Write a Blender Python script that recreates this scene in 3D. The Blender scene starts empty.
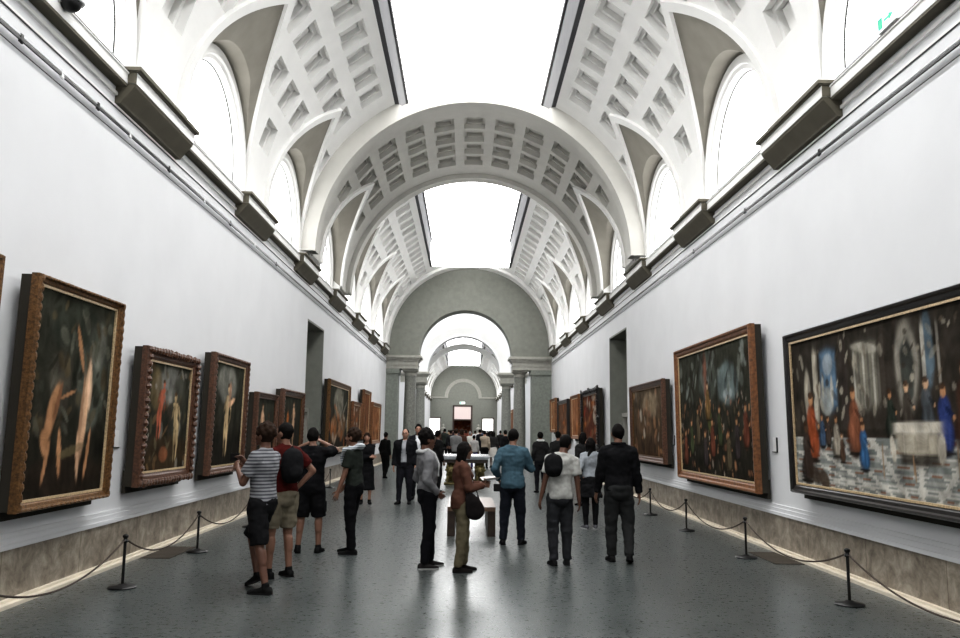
import bpy, bmesh, math, random
from mathutils import Vector, Matrix, noise, Euler
from mathutils.geometry import delaunay_2d_cdt
PI = math.pi
R = math.radians
COL = bpy.context.scene.collection
scene = bpy.context.scene

# ------------------------------------------------------------------ materials
def newmat(name):
    m = bpy.data.materials.new(name); m.use_nodes = True
    return m, m.node_tree, m.node_tree.nodes['Principled BSDF']

def mat(name, col, rough=.6, metal=0, var=.0, scale=8, bump=0, bscale=40, spec=.5, detail=4, coat=0):
    m, nt, b = newmat(name)
    b.inputs['Roughness'].default_value = rough
    b.inputs['Metallic'].default_value = metal
    b.inputs['Specular IOR Level'].default_value = spec
    b.inputs['Coat Weight'].default_value = coat
    tc = nt.nodes.new('ShaderNodeTexCoord')
    n = nt.nodes.new('ShaderNodeTexNoise'); n.inputs['Scale'].default_value = scale; n.inputs['Detail'].default_value = detail
    nt.links.new(tc.outputs['Object'], n.inputs['Vector'])
    r = nt.nodes.new('ShaderNodeValToRGB')
    r.color_ramp.elements[0].position = .3; r.color_ramp.elements[1].position = .7
    r.color_ramp.elements[0].color = [max(0, c*(1-var)) for c in col] + [1]
    r.color_ramp.elements[1].color = [min(1, c*(1+var)) for c in col] + [1]
    nt.links.new(n.outputs['Fac'], r.inputs['Fac']); nt.links.new(r.outputs['Color'], b.inputs['Base Color'])
    if bump:
        n2 = nt.nodes.new('ShaderNodeTexNoise'); n2.inputs['Scale'].default_value = bscale
        nt.links.new(tc.outputs['Object'], n2.inputs['Vector'])
        bp = nt.nodes.new('ShaderNodeBump'); bp.inputs['Strength'].default_value = bump; bp.inputs['Distance'].default_value = .01
        nt.links.new(n2.outputs['Fac'], bp.inputs['Height']); nt.links.new(bp.outputs['Normal'], b.inputs['Normal'])
    return m

def emis(name, col, s):
    m, nt, b = newmat(name)
    b.inputs['Base Color'].default_value = (*col, 1)
    b.inputs['Emission Color'].default_value = (*col, 1)
    b.inputs['Emission Strength'].default_value = s
    return m

def marble_mat(name, c1, c2, c3, scale=5):
    m, nt, b = newmat(name)
    b.inputs['Roughness'].default_value = .45
    tc = nt.nodes.new('ShaderNodeTexCoord')
    n = nt.nodes.new('ShaderNodeTexNoise'); n.inputs['Scale'].default_value = scale; n.inputs['Detail'].default_value = 8; n.inputs['Roughness'].default_value = .7; n.inputs['Distortion'].default_value = .4
    nt.links.new(tc.outputs['Object'], n.inputs['Vector'])
    r = nt.nodes.new('ShaderNodeValToRGB'); e = r.color_ramp.elements
    e[0].position = .3; e[0].color = (*c1, 1); e[1].position = .72; e[1].color = (*c3, 1)
    x = e.new(.5); x.color = (*c2, 1)
    nt.links.new(n.outputs['Fac'], r.inputs['Fac'])
    # slab joints
    sep = nt.nodes.new('ShaderNodeSeparateXYZ'); nt.links.new(tc.outputs['Object'], sep.inputs[0])
    md = nt.nodes.new('ShaderNodeMath'); md.operation = 'PINGPONG'; md.inputs[1].default_value = .75
    nt.links.new(sep.outputs['Y'], md.inputs[0])
    lt = nt.nodes.new('ShaderNodeMath'); lt.operation = 'LESS_THAN'; lt.inputs[1].default_value = .006
    nt.links.new(md.outputs[0], lt.inputs[0])
    mx = nt.nodes.new('ShaderNodeMixRGB'); mx.blend_type = 'MULTIPLY'; mx.inputs['Color2'].default_value = (.5, .45, .4, 1)
    nt.links.new(lt.outputs[0], mx.inputs['Fac']); nt.links.new(r.outputs['Color'], mx.inputs['Color1'])
    nt.links.new(mx.outputs['Color'], b.inputs['Base Color'])
    return m

def floor_mat():
    m, nt, b = newmat('terrazzo_floor')
    L = nt.links.new
    tc = nt.nodes.new('ShaderNodeTexCoord')
    n = nt.nodes.new('ShaderNodeTexNoise'); n.inputs['Scale'].default_value = 16; n.inputs['Detail'].default_value = 8; n.inputs['Roughness'].default_value = .85
    L(tc.outputs['Object'], n.inputs['Vector'])
    n2 = nt.nodes.new('ShaderNodeTexNoise'); n2.inputs['Scale'].default_value = .9; n2.inputs['Detail'].default_value = 3
    L(tc.outputs['Object'], n2.inputs['Vector'])
    r = nt.nodes.new('ShaderNodeValToRGB'); e = r.color_ramp.elements
    e[0].position = .32; e[0].color = (.025, .030, .030, 1); e[1].position = .7; e[1].color = (.125, .138, .134, 1)
    L(n.outputs['Fac'], r.inputs['Fac'])
    mx = nt.nodes.new('ShaderNodeMixRGB'); mx.blend_type = 'MULTIPLY'; mx.inputs['Fac'].default_value = .55
    r2 = nt.nodes.new('ShaderNodeValToRGB'); r2.color_ramp.elements[0].position = .35; r2.color_ramp.elements[0].color = (.55, .56, .55, 1); r2.color_ramp.elements[1].position = .65
    L(n2.outputs['Fac'], r2.inputs['Fac']); L(r.outputs['Color'], mx.inputs['Color1']); L(r2.outputs['Color'], mx.inputs['Color2'])
    br = nt.nodes.new('ShaderNodeTexBrick'); br.inputs['Scale'].default_value = 1
    br.offset = 0; br.inputs['Brick Width'].default_value = 1.2; br.inputs['Row Height'].default_value = 1.2
    br.inputs['Mortar Size'].default_value = .004; br.inputs['Color1'].default_value = (1, 1, 1, 1); br.inputs['Color2'].default_value = (.88, .9, .9, 1); br.inputs['Mortar'].default_value = (.45, .45, .45, 1)
    L(tc.outputs['Object'], br.inputs['Vector'])
    mx2 = nt.nodes.new('ShaderNodeMixRGB'); mx2.blend_type = 'MULTIPLY'; mx2.inputs['Fac'].default_value = .8
    L(mx.outputs['Color'], mx2.inputs['Color1']); L(br.outputs['Color'], mx2.inputs['Color2'])
    L(mx2.outputs['Color'], b.inputs['Base Color'])
    rr = nt.nodes.new('ShaderNodeMapRange'); rr.inputs['To Min'].default_value = .22; rr.inputs['To Max'].default_value = .34
    L(n.outputs['Fac'], rr.inputs['Value']); L(rr.outputs['Result'], b.inputs['Roughness'])
    b.inputs['Specular IOR Level'].default_value = .5
    n3 = nt.nodes.new('ShaderNodeTexNoise'); n3.inputs['Scale'].default_value = 9
    L(tc.outputs['Object'], n3.inputs['Vector'])
    bp = nt.nodes.new('ShaderNodeBump'); bp.inputs['Strength'].default_value = .05; bp.inputs['Distance'].default_value = .003
    L(n3.outputs['Fac'], bp.inputs['Height']); L(bp.outputs['Normal'], b.inputs['Normal'])
    return m

def canvas_mat():
    m, nt, b = newmat('oil_canvas')
    a = nt.nodes.new('ShaderNodeVertexColor'); a.layer_name = 'paint'
    tc = nt.nodes.new('ShaderNodeTexCoord')
    n = nt.nodes.new('ShaderNodeTexNoise'); n.inputs['Scale'].default_value = 4; n.inputs['Detail'].default_value = 8; n.inputs['Roughness'].default_value = .75; n.inputs['Distortion'].default_value = 1.5
    nt.links.new(tc.outputs['Object'], n.inputs['Vector'])
    r = nt.nodes.new('ShaderNodeValToRGB'); r.color_ramp.elements[0].position = .38; r.color_ramp.elements[0].color = (.45, .42, .38, 1)
    r.color_ramp.elements[1].position = .7; r.color_ramp.elements[1].color = (1.0, 1.0, 1.0, 1)
    nt.links.new(n.outputs['Fac'], r.inputs['Fac'])
    mx = nt.nodes.new('ShaderNodeMixRGB'); mx.blend_type = 'MULTIPLY'; mx.inputs['Fac'].default_value = .6
    nt.links.new(a.outputs['Color'], mx.inputs['Color1']); nt.links.new(r.outputs['Color'], mx.inputs['Color2'])
    nt.links.new(mx.outputs['Color'], b.inputs['Base Color'])
    b.inputs['Roughness'].default_value = .8; b.inputs['Specular IOR Level'].default_value = .04
    return m

def stripe_mat(name, c1, c2, period=.035, duty=.4):
    m, nt, b = newmat(name)
    tc = nt.nodes.new('ShaderNodeTexCoord'); sep = nt.nodes.new('ShaderNodeSeparateXYZ')
    nt.links.new(tc.outputs['Object'], sep.inputs[0])
    mo = nt.nodes.new('ShaderNodeMath'); mo.operation = 'MODULO'; mo.inputs[1].default_value = period
    nt.links.new(sep.outputs['Z'], mo.inputs[0])
    lt = nt.nodes.new('ShaderNodeMath'); lt.operation = 'LESS_THAN'; lt.inputs[1].default_value = period*duty
    nt.links.new(mo.outputs[0], lt.inputs[0])
    mx = nt.nodes.new('ShaderNodeMixRGB'); mx.inputs['Color1'].default_value = (*c1, 1); mx.inputs['Color2'].default_value = (*c2, 1)
    nt.links.new(lt.outputs[0], mx.inputs['Fac']); nt.links.new(mx.outputs['Color'], b.inputs['Base Color'])
    b.inputs['Roughness'].default_value = .9
    return m

M = {}
M['plaster'] = mat('white_plaster', (.76, .755, .735), .8, var=.03, scale=2)
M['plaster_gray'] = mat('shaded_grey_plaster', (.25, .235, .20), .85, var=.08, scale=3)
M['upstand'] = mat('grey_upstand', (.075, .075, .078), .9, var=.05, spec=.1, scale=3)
M['plaster_mid'] = mat('pale_grey_plaster', (.52, .51, .475), .85, var=.04, scale=3)
M['paint'] = mat('white_wall_paint', (.64, .645, .655), .75, var=.03, scale=1.2, bump=.1, bscale=60)
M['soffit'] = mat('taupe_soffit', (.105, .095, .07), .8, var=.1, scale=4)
M['sage'] = mat('sage_grey_wall', (.20, .205, .18), .75, var=.08, scale=5)
M['sage_dark'] = mat('sage_grey_pilaster', (.19, .205, .18), .6, var=.15, scale=9)
M['granite'] = mat('grey_green_granite', (.19, .193, .172), .4, var=.3, scale=14, detail=8)
M['stonecap'] = mat('grey_limestone', (.32, .315, .28), .6, var=.1, scale=6)
M['marble'] = marble_mat('brown_veined_marble', (.10, .08, .06), (.25, .215, .17), (.45, .40, .33))
M['curb'] = mat('cream_stone_curb', (.62, .56, .46), .5, var=.1, scale=5)
M['floor'] = floor_mat()
M['floor_far'] = mat('far_floor', (.14, .15, .15), .3, var=.2, scale=6)
M['black'] = mat('black_metal', (.012, .012, .012), .35, metal=.3)
M['darkline'] = mat('dark_groove', (.03, .03, .03), .6)
M['rope'] = mat('brown_cord', (.06, .045, .035), .9, var=.2, scale=60)
M['sky'] = emis('skylight_glass', (1, 1, 1), 6.0)
M['win'] = emis('window_glass', (1, 1, 1), 3.4)
M['bright'] = emis('bright_opening', (1, .99, .97), 1.3)
M['canvas'] = canvas_mat()
M['bright_sky'] = emis('bright_laylight', (1, 1, 1), 3.2)
M['bench'] = mat('dark_bench_wood', (.035, .024, .017), .35, var=.3, scale=12)
M['benchtop'] = mat('brown_bench_leather', (.12, .075, .05), .3, var=.15, scale=10)
M['whitem'] = mat('white_enamel', (.75, .75, .75), .4)
M['grate'] = mat('brown_floor_grille', (.05, .04, .028), .7, var=.2, scale=30)
M['gold'] = mat('old_gilding', (.13, .065, .022), .45, metal=.3, var=.5, scale=40, bump=.5, bscale=70)
M['gold_light'] = mat('pale_gilt_slip', (.55, .42, .26), .4, metal=.2, var=.3, scale=40)
M['brownframe'] = mat('brown_carved_wood', (.085, .038, .02), .4, var=.5, scale=30, bump=.5, bscale=60)
M['orangeframe'] = mat('chestnut_wood', (.16, .065, .022), .5, var=.45, scale=20)
M['blackframe'] = mat('black_ebonised_wood', (.012, .010, .009), .35, var=.3, scale=20)
M['backing_and_shade'] = mat('painting_backing_and_shade', (.028, .024, .017), .9)
M['tabletop'] = mat('pale_inlaid_marble', (.36, .38, .40), .2, var=.15, scale=14)
M['giltbronze'] = mat('gilded_bronze', (.17, .14, .06), .4, metal=.5, var=.6, scale=25, bump=.5, bscale=30)
M['darkwood'] = mat('dark_doorway_wood', (.05, .028, .02), .5, var=.2)
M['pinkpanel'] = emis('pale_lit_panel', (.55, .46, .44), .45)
M['green'] = emis('green_sign', (.0, .35, .2), .5)
M['signwhite'] = emis('white_sign_face', (.9, 1, .95), .8)

SKIN = {}
for k, c in dict(light=(.36, .20, .14), tan=(.20, .105, .07), brown=(.12, .058, .038)).items():
    SKIN[k] = mat('skin_'+k, c, .55, var=.06, scale=12)
HAIRM = {'black': mat('black_hair', (.006, .005, .0045), .8, var=.4, scale=50, bump=.4, bscale=60, spec=.12),
         'brown': mat('brown_hair', (.022, .012, .007), .8, var=.4, scale=50, bump=.4, bscale=60, spec=.15),
         'grey': mat('grey_hair', (.22, .21, .2), .6, var=.3, scale=50)}
M['eye'] = mat('dark_eye', (.01, .008, .006), .2)
M['lip'] = mat('lip', (.25, .09, .075), .5)
_cl = {}
def cloth(c, var=.12):
    k = tuple(c)
    if k not in _cl: _cl[k] = mat('cloth_%d' % len(_cl), c, .92, var=var, scale=22, bump=.6, bscale=12, spec=.1)
    return _cl[k]

# ------------------------------------------------------------------ mesh helpers
def link(name, me, parent=None):
    o = bpy.data.objects.new(name, me); COL.objects.link(o)
    if parent: o.parent = parent
    return o

def tag(o, label=None, cat=None, group=None, kind=None):
    if label: o['label'] = label
    if cat: o['category'] = cat
    if group: o['group'] = group
    if kind: o['kind'] = kind
    return o

def empty(name, loc, rz=0, label=None, cat=None, group=None):
    o = bpy.data.objects.new(name, None); COL.objects.link(o)
    o.location = loc; o.rotation_euler = (0, 0, rz); o.empty_display_size = .1
    return tag(o, label, cat, group)

class MB:
    def __init__(s): s.v = []; s.f = []; s.m = []
    def add(s, vs, fs, mi=0):
        b = len(s.v); s.v += [tuple(v) for v in vs]
        for f in fs: s.f.append([b+i for i in f]); s.m.append(mi)
        return s
    def box(s, x0, x1, y0, y1, z0, z1, mi=0):
        vs = [(x0,y0,z0),(x1,y0,z0),(x1,y1,z0),(x0,y1,z0),(x0,y0,z1),(x1,y0,z1),(x1,y1,z1),(x0,y1,z1)]
        return s.add(vs, [(0,3,2,1),(4,5,6,7),(0,1,5,4),(1,2,6,5),(2,3,7,6),(3,0,4,7)], mi)
    def tube(s, pts, rad, n=8, mi=0, flat=1, up=None, caps=True):
        pts = [Vector(p) for p in pts]
        if not hasattr(rad, '__len__'): rad = [rad]*len(pts)
        rings = []
        ref = Vector(up) if up else None
        for i, p in enumerate(pts):
            d = (pts[min(i+1, len(pts)-1)]-pts[max(i-1, 0)])
            d = d.normalized() if d.length > 1e-9 else Vector((0, 0, 1))
            if ref is None:
                ref = Vector((1, 0, 0)) if abs(d.x) < .8 else Vector((0, 1, 0))
            a = (ref - d*ref.dot(d))
            a = a.normalized() if a.length > 1e-6 else d.orthogonal().normalized()
            if not up: ref = a
            b = d.cross(a)
            ra, rb = (rad[i] if hasattr(rad[i], '__len__') else (rad[i], rad[i]*flat))
            rings.append([p + a*ra*math.cos(2*PI*k/n) + b*rb*math.sin(2*PI*k/n) for k in range(n)])
        vs = [v for r in rings for v in r]; fs = []
        for i in range(len(rings)-1):
            for k in range(n):
                k2 = (k+1) % n
                fs.append((i*n+k, i*n+k2, (i+1)*n+k2, (i+1)*n+k))
        if caps:
            fs.append(tuple(range(n))[::-1]); fs.append(tuple((len(rings)-1)*n+k for k in range(n)))
        return s.add(vs, fs, mi)
    def capsule(s, a, b, ra, rb, n=10, mi=0):
        a = Vector(a); b = Vector(b); d = (b-a); L = d.length; d = d/L if L > 1e-9 else Vector((0,0,1))
        pts = []; rr = []
        for t in (80, 50, 20): pts.append(a - d*ra*math.sin(R(t))); rr.append(ra*math.cos(R(t)))
        pts.append(a); rr.append(ra); pts.append(b); rr.append(rb)
        for t in (20, 50, 80): pts.append(b + d*rb*math.sin(R(t))); rr.append(rb*math.cos(R(t)))
        # tube uses central differences: fine because collinear
        return s.tube(pts, rr, n, mi)
    def ell(s, c, r, rot=None, n=14, m=9, mi=0, fn=None):
        c = Vector(c); vs = []; fs = []
        for i in range(m+1):
            th = PI*i/m
            for k in range(n):
                ph = 2*PI*k/n
                p = Vector((r[0]*math.sin(th)*math.cos(ph), r[1]*math.sin(th)*math.sin(ph), r[2]*math.cos(th)))
                if fn: p = fn(p)
                if rot: p = rot @ p
                vs.append(c+p)
        for i in range(m):
            for k in range(n):
                k2 = (k+1) % n
                fs.append((i*n+k, (i+1)*n+k, (i+1)*n+k2, i*n+k2))
        return s.add(vs, fs, mi)
    def lathe(s, prof, c=(0, 0, 0), n=24, mi=0):
        vs = []; fs = []
        for (r, z) in prof:
            for k in range(n): vs.append((c[0]+r*math.cos(2*PI*k/n), c[1]+r*math.sin(2*PI*k/n), c[2]+z))
        for i in range(len(prof)-1):
            for k in range(n):
                k2 = (k+1) % n; fs.append((i*n+k, i*n+k2, (i+1)*n+k2, (i+1)*n+k))
        fs.append(tuple(range(n))[::-1]); fs.append(tuple((len(prof)-1)*n+k for k in range(n)))
        return s.add(vs, fs, mi)
    def mesh(s, name, mats, smooth=False, merge=False):
        me = bpy.data.meshes.new(name)
        me.from_pydata(s.v, [], s.f)
        if not isinstance(mats, (list, tuple)): mats = [mats]
        for m in mats: me.materials.append(m)
        me.polygons.foreach_set('material_index', s.m)
        if merge or smooth:
            bm = bmesh.new(); bm.from_mesh(me)
            if merge: bmesh.ops.remove_doubles(bm, verts=bm.verts, dist=1e-5)
            bmesh.ops.recalc_face_normals(bm, faces=bm.faces) if merge == 'n' else None
            bm.to_mesh(me); bm.free()
        if smooth:
            me.polygons.foreach_set('use_smooth', [True]*len(me.polygons))
        me.update()
        return me
    def obj(s, name, mats, parent=None, smooth=False, merge=False):
        return link(name, s.mesh(name, mats, smooth, merge), parent)

def autosmooth(o, ang=40):
    me = o.data
    bm = bmesh.new(); bm.from_mesh(me)
    bmesh.ops.remove_doubles(bm, verts=bm.verts, dist=1e-5)
    for e in bm.edges:
        if len(e.link_faces) == 2:
            e.smooth = e.calc_face_angle(0) < R(ang)
    for f in bm.faces: f.smooth = True
    bm.to_mesh(me); bm.free()
    return o

def struct(o):
    o['kind'] = 'structure'; return o

# ------------------------------------------------------------------ hall dimensions
W = 4.32; ZS = 5.98; RV = 4.32; END = 41.7; Y0 = -4.7
THO = 62.4          # angle of the skylight edge
LHW = 1.65; LAP = 40.5
PITCH = 4.95
LC = [2.825+PITCH*k for k in range(-1, 8)]       # lunette centres
PC = [5.3+PITCH*k for k in range(-2, 8)]         # pier centres

def hw(th):
    return LHW*(1-(max(th, 0)/LAP)**2.2) if th < LAP else 0

def vault_segment(name, y0, y1, lun, rad, thtop, coffers, dx=0, thick=0, lap_ring=True):
    """one barrel of the ceiling, both haunches, recessed coffers and cut for its lunettes"""
    mb = MB()
    pts = []; edges = []
    def seg(a, b):
        pts.append(Vector(a)); pts.append(Vector(b)); edges.append((len(pts)-2, len(pts)-1))
    def poly(P):
        i0 = len(pts)
        for p in P: pts.append(Vector(p))
        for i in range(len(P)): edges.append((i0+i, i0+(i+1) % len(P)))
    S = .05   # scale theta so that the parameter plane is roughly isotropic
    poly([(y0, 0), (y1, 0), (y1, thtop*S), (y0, thtop*S)])
    k = 4.0
    while k < thtop-.5:
        seg((y0, k*S), (y1, k*S)); k += 4.0
    for yc in lun:
        ths = [LAP*(1-(1-i/14.0)**1.6) for i in range(15)]
        ths[-1] = LAP
        P = [(yc-hw(t), t*S) for t in ths] + [(yc+hw(t), t*S) for t in reversed(ths[:-1])]
        poly(P)
        if thtop > 100: poly([(p[0], 180*S-p[1]) for p in P])
    for (yc, th, hy, ht) in coffers:
        poly([(yc-hy, (th-ht)*S), (yc+hy, (th-ht)*S), (yc+hy, (th+ht)*S), (yc-hy, (th+ht)*S)])
    ov, oe, of, _, _, _ = delaunay_2d_cdt([p.to_2d() for p in pts], edges, [], 0, 1e-4)
    def inl(y, t):
        for yc in lun:
            if abs(y-yc) < hw(t): return True
            if thtop > 100 and abs(y-yc) < hw(180-t): return True
        for (yc, th, hy, ht) in coffers:
            if abs(y-yc) < hy and abs(t-th) < ht: return True
        return False
    keep = []
    for f in of:
        y = sum(ov[i].x for i in f)/len(f); t = sum(ov[i].y for i in f)/len(f)/S
        if y < y0 or y > y1 or t < 0 or t > thtop: continue
        if not inl(y, t): keep.append(f)
    def P3(sgn, y, t, r): return (dx+sgn*r*math.cos(R(t)), y, ZS+r*math.sin(R(t)))
    for sgn in ((-1, 1) if thtop <= 100 else (1,)):
        mb.add([P3(sgn, v.x, v.y/S, rad) for v in ov], [tuple(f) if sgn < 0 else tuple(f)[::-1] for f in keep])
        for (yc, th, hy, ht) in coffers:
            lv = [(hy, ht, rad), (hy, ht, rad+.14), (hy-.07, ht-1.1, rad+.14), (hy-.07, ht-1.1, rad+.25), (hy-.12, ht-1.6, rad+.25), (hy-.12, ht-1.6, rad+.215)]
            vs = []; fs = []
            for (a, b, r) in lv:
                vs += [P3(sgn, yc-a, th-b, r), P3(sgn, yc+a, th-b, r), P3(sgn, yc+a, th+b, r), P3(sgn, yc-a, th+b, r)]
            for i in range(len(lv)-1):
                for q in range(4): fs.append((i*4+q, i*4+(q+1) % 4, i*4+4+(q+1) % 4, i*4+4+q))
            n = (len(lv)-1)*4; fs.append((n, n+1, n+2, n+3))
            mb.add(vs, fs)
    o = mb.obj(name, M['plaster'])
    return o

def lunettes(name, lun, rad, dx=0, wallx=W, detail=True):
    """raised rim, grey intrados between the vault and the window arch, tympanum with its reveal"""
    a = MB(); g = MB(); glass = []
    N = 40
    for yc in lun:
        for sgn in (-1, 1):
            O = []; O2 = []; A = []; T = []; T2 = []
            for i in range(N+1):
                ph = PI*i/N; c = math.cos(ph)
                th = LAP*(1-abs(c))**(1/2.2)
                y = yc-LHW*c
                O.append((dx+sgn*rad*math.cos(R(th)), y, ZS+rad*math.sin(R(th))))
                # rim offset outward
                th2 = th+ (3.2*math.sin(ph)**2 if detail else 0); y2 = yc-(LHW+.17)*c if abs(c) > .02 else yc
                rr = rad-.07
                O2.append(((dx+sgn*rr*math.cos(R(th)), y, ZS+rr*math.sin(R(th))),
                           (dx+sgn*rr*math.cos(R(th2)), y2, ZS+rr*math.sin(R(th2))),
                           (dx+sgn*(rad+.01)*math.cos(R(th2)), y2, ZS+(rad+.01)*math.sin(R(th2)))))
                z = 6.2+LHW*math.sin(ph)
                A.append((dx+sgn*wallx, y, z))
                T.append((dx+sgn*wallx, yc-1.40*c, 6.2+1.40*math.sin(ph)))
                T2.append((dx+sgn*(wallx+.12), yc-1.37*c, 6.2+1.37*math.sin(ph)))
            # rows between outline and wall arch with a soft crease
            rows = []
            Mid = []
            for i in range(N+1):
                sp = math.sin(PI*i/N); dxx = abs(O[i][0]-A[i][0])
                Mid.append((A[i][0]-sgn*min(dxx*.5, .34*sp), A[i][1], A[i][2]+.03*sp))
            for P0, P1, ts in ((O, Mid, (0, .5, 1)), (Mid, A, (.5, 1))):
                for t in ts: rows.append([tuple(P0[i][j]*(1-t)+P1[i][j]*t for j in range(3)) for i in range(N+1)])
            vs = [p for r in rows for p in r]
            fs = [(k*(N+1)+i, k*(N+1)+i+1, (k+1)*(N+1)+i+1, (k+1)*(N+1)+i) for k in range(4) for i in range(N)]
            g.add(vs, fs)
            # rim
            vs = O + [p[0] for p in O2] + [p[1] for p in O2] + [p[2] for p in O2]
            fs = [(k*(N+1)+i, k*(N+1)+i+1, (k+1)*(N+1)+i+1, (k+1)*(N+1)+i) for k in range(3) for i in range(N)]
            a.add(vs, fs)
            # archivolt (projects) on the wall + tympanum ring
            P = []
            for i in range(N+1):
                c = math.cos(PI*i/N); s = math.sin(PI*i/N)
                P.append([(dx+sgn*(wallx-.0), yc-LHW*c, 6.2+LHW*s), (dx+sgn*(wallx-.06), yc-(LHW-.03)*c, 6.2+(LHW-.03)*s),
                          (dx+sgn*(wallx-.06), yc-(LHW-.17)*c, 6.2+(LHW-.17)*s), (dx+sgn*(wallx-.02), yc-(LHW-.19)*c, 6.2+(LHW-.19)*s), T[i], T2[i]])
            base = [[(p[0], p[1], 5.75) for p in P[0]], [(p[0], p[1], 5.75) for p in P[N]]]
            P = [base[0]] + P + [base[1]]
            m = len(P[0])
            vs = [p for r in P for p in r]
            fs = [(i*m+k, i*m+k+1, (i+1)*m+k+1, (i+1)*m+k) for i in range(len(P)-1) for k in range(m-1)]
            a.add(vs, fs)
            # close sliver between springing of vault and wall
            for e in (-1, 1):
                a.add([(dx+sgn*rad, yc+e*LHW, 5.75), (dx+sgn*wallx, yc+e*LHW, 5.75), (dx+sgn*wallx, yc+e*LHW, 6.2), (dx+sgn*rad, yc+e*LHW, 6.2)], [(0, 1, 2, 3)])
            glass.append((sgn, yc, T2))
    return a, g, glass

win_n = [0]
def make_windows(glass, dx=0, bars=True):
    for (sgn, yc, T2) in glass:
        win_n[0] += 1
        mb = MB()
        base0 = (T2[0][0], T2[0][1], 5.75); base1 = (T2[-1][0], T2[-1][1], 5.75)
        loop = [base0] + T2 + [base1]
        mb.add(loop, [tuple(range(len(loop)))])
        o = struct(mb.obj('window_%d' % win_n[0], M['win']))
        if bars:
            f = MB()
            x = T2[0][0]-sgn*.03
            f.tube([(x+sgn*.02, p[1], p[2]) for p in loop], .011, 6)
            struct(f.obj('window_frame', M['darkline'], o))

# ---- first hall: three vault sections
def std_coffers(pcs, y0, y1):
    C = []
    for pc in pcs:
        for k in range(-2, 3):
            y = pc+.99*k
            if y-.36 > y0+.1 and y+.36 < y1-.1:
                C.append((y, 54.4, .35, 4.0)); C.append((y, 42, .35, 4.0))
                if abs(k) < 2: C.append((y, 29.8, .35, 3.8))
                if k == 0: C.append((y, 18, .36, 3.8))
    return C

segs = []
c1 = std_coffers(PC, Y0, 19.4)
c1.append((18.93, 29.8, .3, 3.6))
segs.append(vault_segment('ceiling', Y0, 19.4, [l for l in LC if l < 19], RV, THO, c1))
BR = 4.06
cb = []
for k in (-1.5, -.5, .5, 1.5):
    y = 22.65+1.02*k
    for th in (42, 54, 66, 78): cb.append((y, th, .4, 4.0))
    if abs(k) > 1: cb.append((y, 30, .36, 3.8))
    cb.append((y, 90, .4, 4.0))
cb = cb + [(c[0], 180-c[1], c[2], c[3]) for c in cb if c[1] < 86]
segs.append(vault_segment('ceiling_coffered_arch', 19.4, 25.9, [LC[5]], BR, 180, cb))
c2 = std_coffers(PC, 25.9, END)
segs.append(vault_segment('ceiling_second_bay', 25.9, END, [l for l in LC if 26 < l < 40], RV, THO, c2))
for o in segs: struct(o)
segs[1].data.materials[0] = M['plaster_mid']

def ring(name, y, r0, r1, dx=0, t0=0, t1=180, y2=None, mi='plaster', crest=None):
    mb = MB(); n = 96
    y2 = y if y2 is None else y2
    vs = []
    for i in range(n+1):
        t = R(t0+(t1-t0)*i/n)
        rr = r1 if (not crest or min(t, PI-t) < R(THO+.6)) else crest
        for r, yy in ((r0, y2), (r0, y), (rr, y), (rr, y2)):
            vs.append((dx+r*math.cos(t), yy, ZS+r*math.sin(t)))
    fs = []
    for i in range(n):
        for k in range(4): fs.append((i*4+k, i*4+(k+1) % 4, i*4+4+(k+1) % 4, i*4+4+k))
    mb.add(vs, fs)
    return struct(mb.obj(name, M[mi]))
ring('trim_arch_front', 19.34, 3.90, RV+.05, y2=19.8, crest=4.2, mi='plaster_mid')
ring('trim_arch_rear', 25.5, 3.92, RV+.05, y2=25.98, crest=4.2, mi='plaster_mid')
ring('trim_arch_end', 40.85, RV-.14, RV+.2, y2=END+.05)
# ceiling crown strips where the vault runs over without skylight (end bay)
mb = MB()
n = 16
def crown(mb, ya, yb, r=RV, dx=0):
    vs = []; 
    for i in range(n+1):
        t = R(THO+(180-2*THO)*i/n)
        vs += [(dx+r*math.cos(t), ya, ZS+r*math.sin(t)), (dx+r*math.cos(t), yb, ZS+r*math.sin(t))]
    mb.add(vs, [(2*i, 2*i+1, 2*i+3, 2*i+2) for i in range(n)])
crown(mb, 39.6, END); crown(mb, Y0, -2.5)
struct(mb.obj('ceiling_crown', M['plaster']))

def lantern(y0, y1, dx=0, zg=11.25, idx=1, gable0=True, gable1=True):
    """upstand walls, moulding and laylight above the slot in the vault"""
    xo = RV*math.cos(R(THO)); ze = ZS+RV*math.sin(R(THO))
    mb = MB()
    for s in (-1, 1):
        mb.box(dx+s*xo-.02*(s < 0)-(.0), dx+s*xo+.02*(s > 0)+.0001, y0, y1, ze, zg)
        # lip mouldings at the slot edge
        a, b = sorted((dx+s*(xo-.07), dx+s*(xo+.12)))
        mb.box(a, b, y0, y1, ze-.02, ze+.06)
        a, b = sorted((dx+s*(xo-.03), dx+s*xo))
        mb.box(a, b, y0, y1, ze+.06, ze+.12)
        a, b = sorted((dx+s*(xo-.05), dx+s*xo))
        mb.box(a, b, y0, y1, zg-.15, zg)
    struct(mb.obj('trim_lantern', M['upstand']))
    g = MB()
    g.add([(dx-xo, y0, zg), (dx+xo, y0, zg), (dx+xo, y1, zg), (dx-xo, y1, zg)], [(0, 3, 2, 1)])
    for yy, on in ((y0, gable0), (y1, gable1)):
        if on: g.add([(dx-xo, yy, ze), (dx+xo, yy, ze), (dx+xo, yy, zg), (dx-xo, yy, zg)], [(0, 1, 2, 3)])
    win_n[0] += 1
    struct(g.obj('window_%d' % win_n[0], M['sky']))
lantern(-2.5, 39.6, gable1=True)

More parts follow.
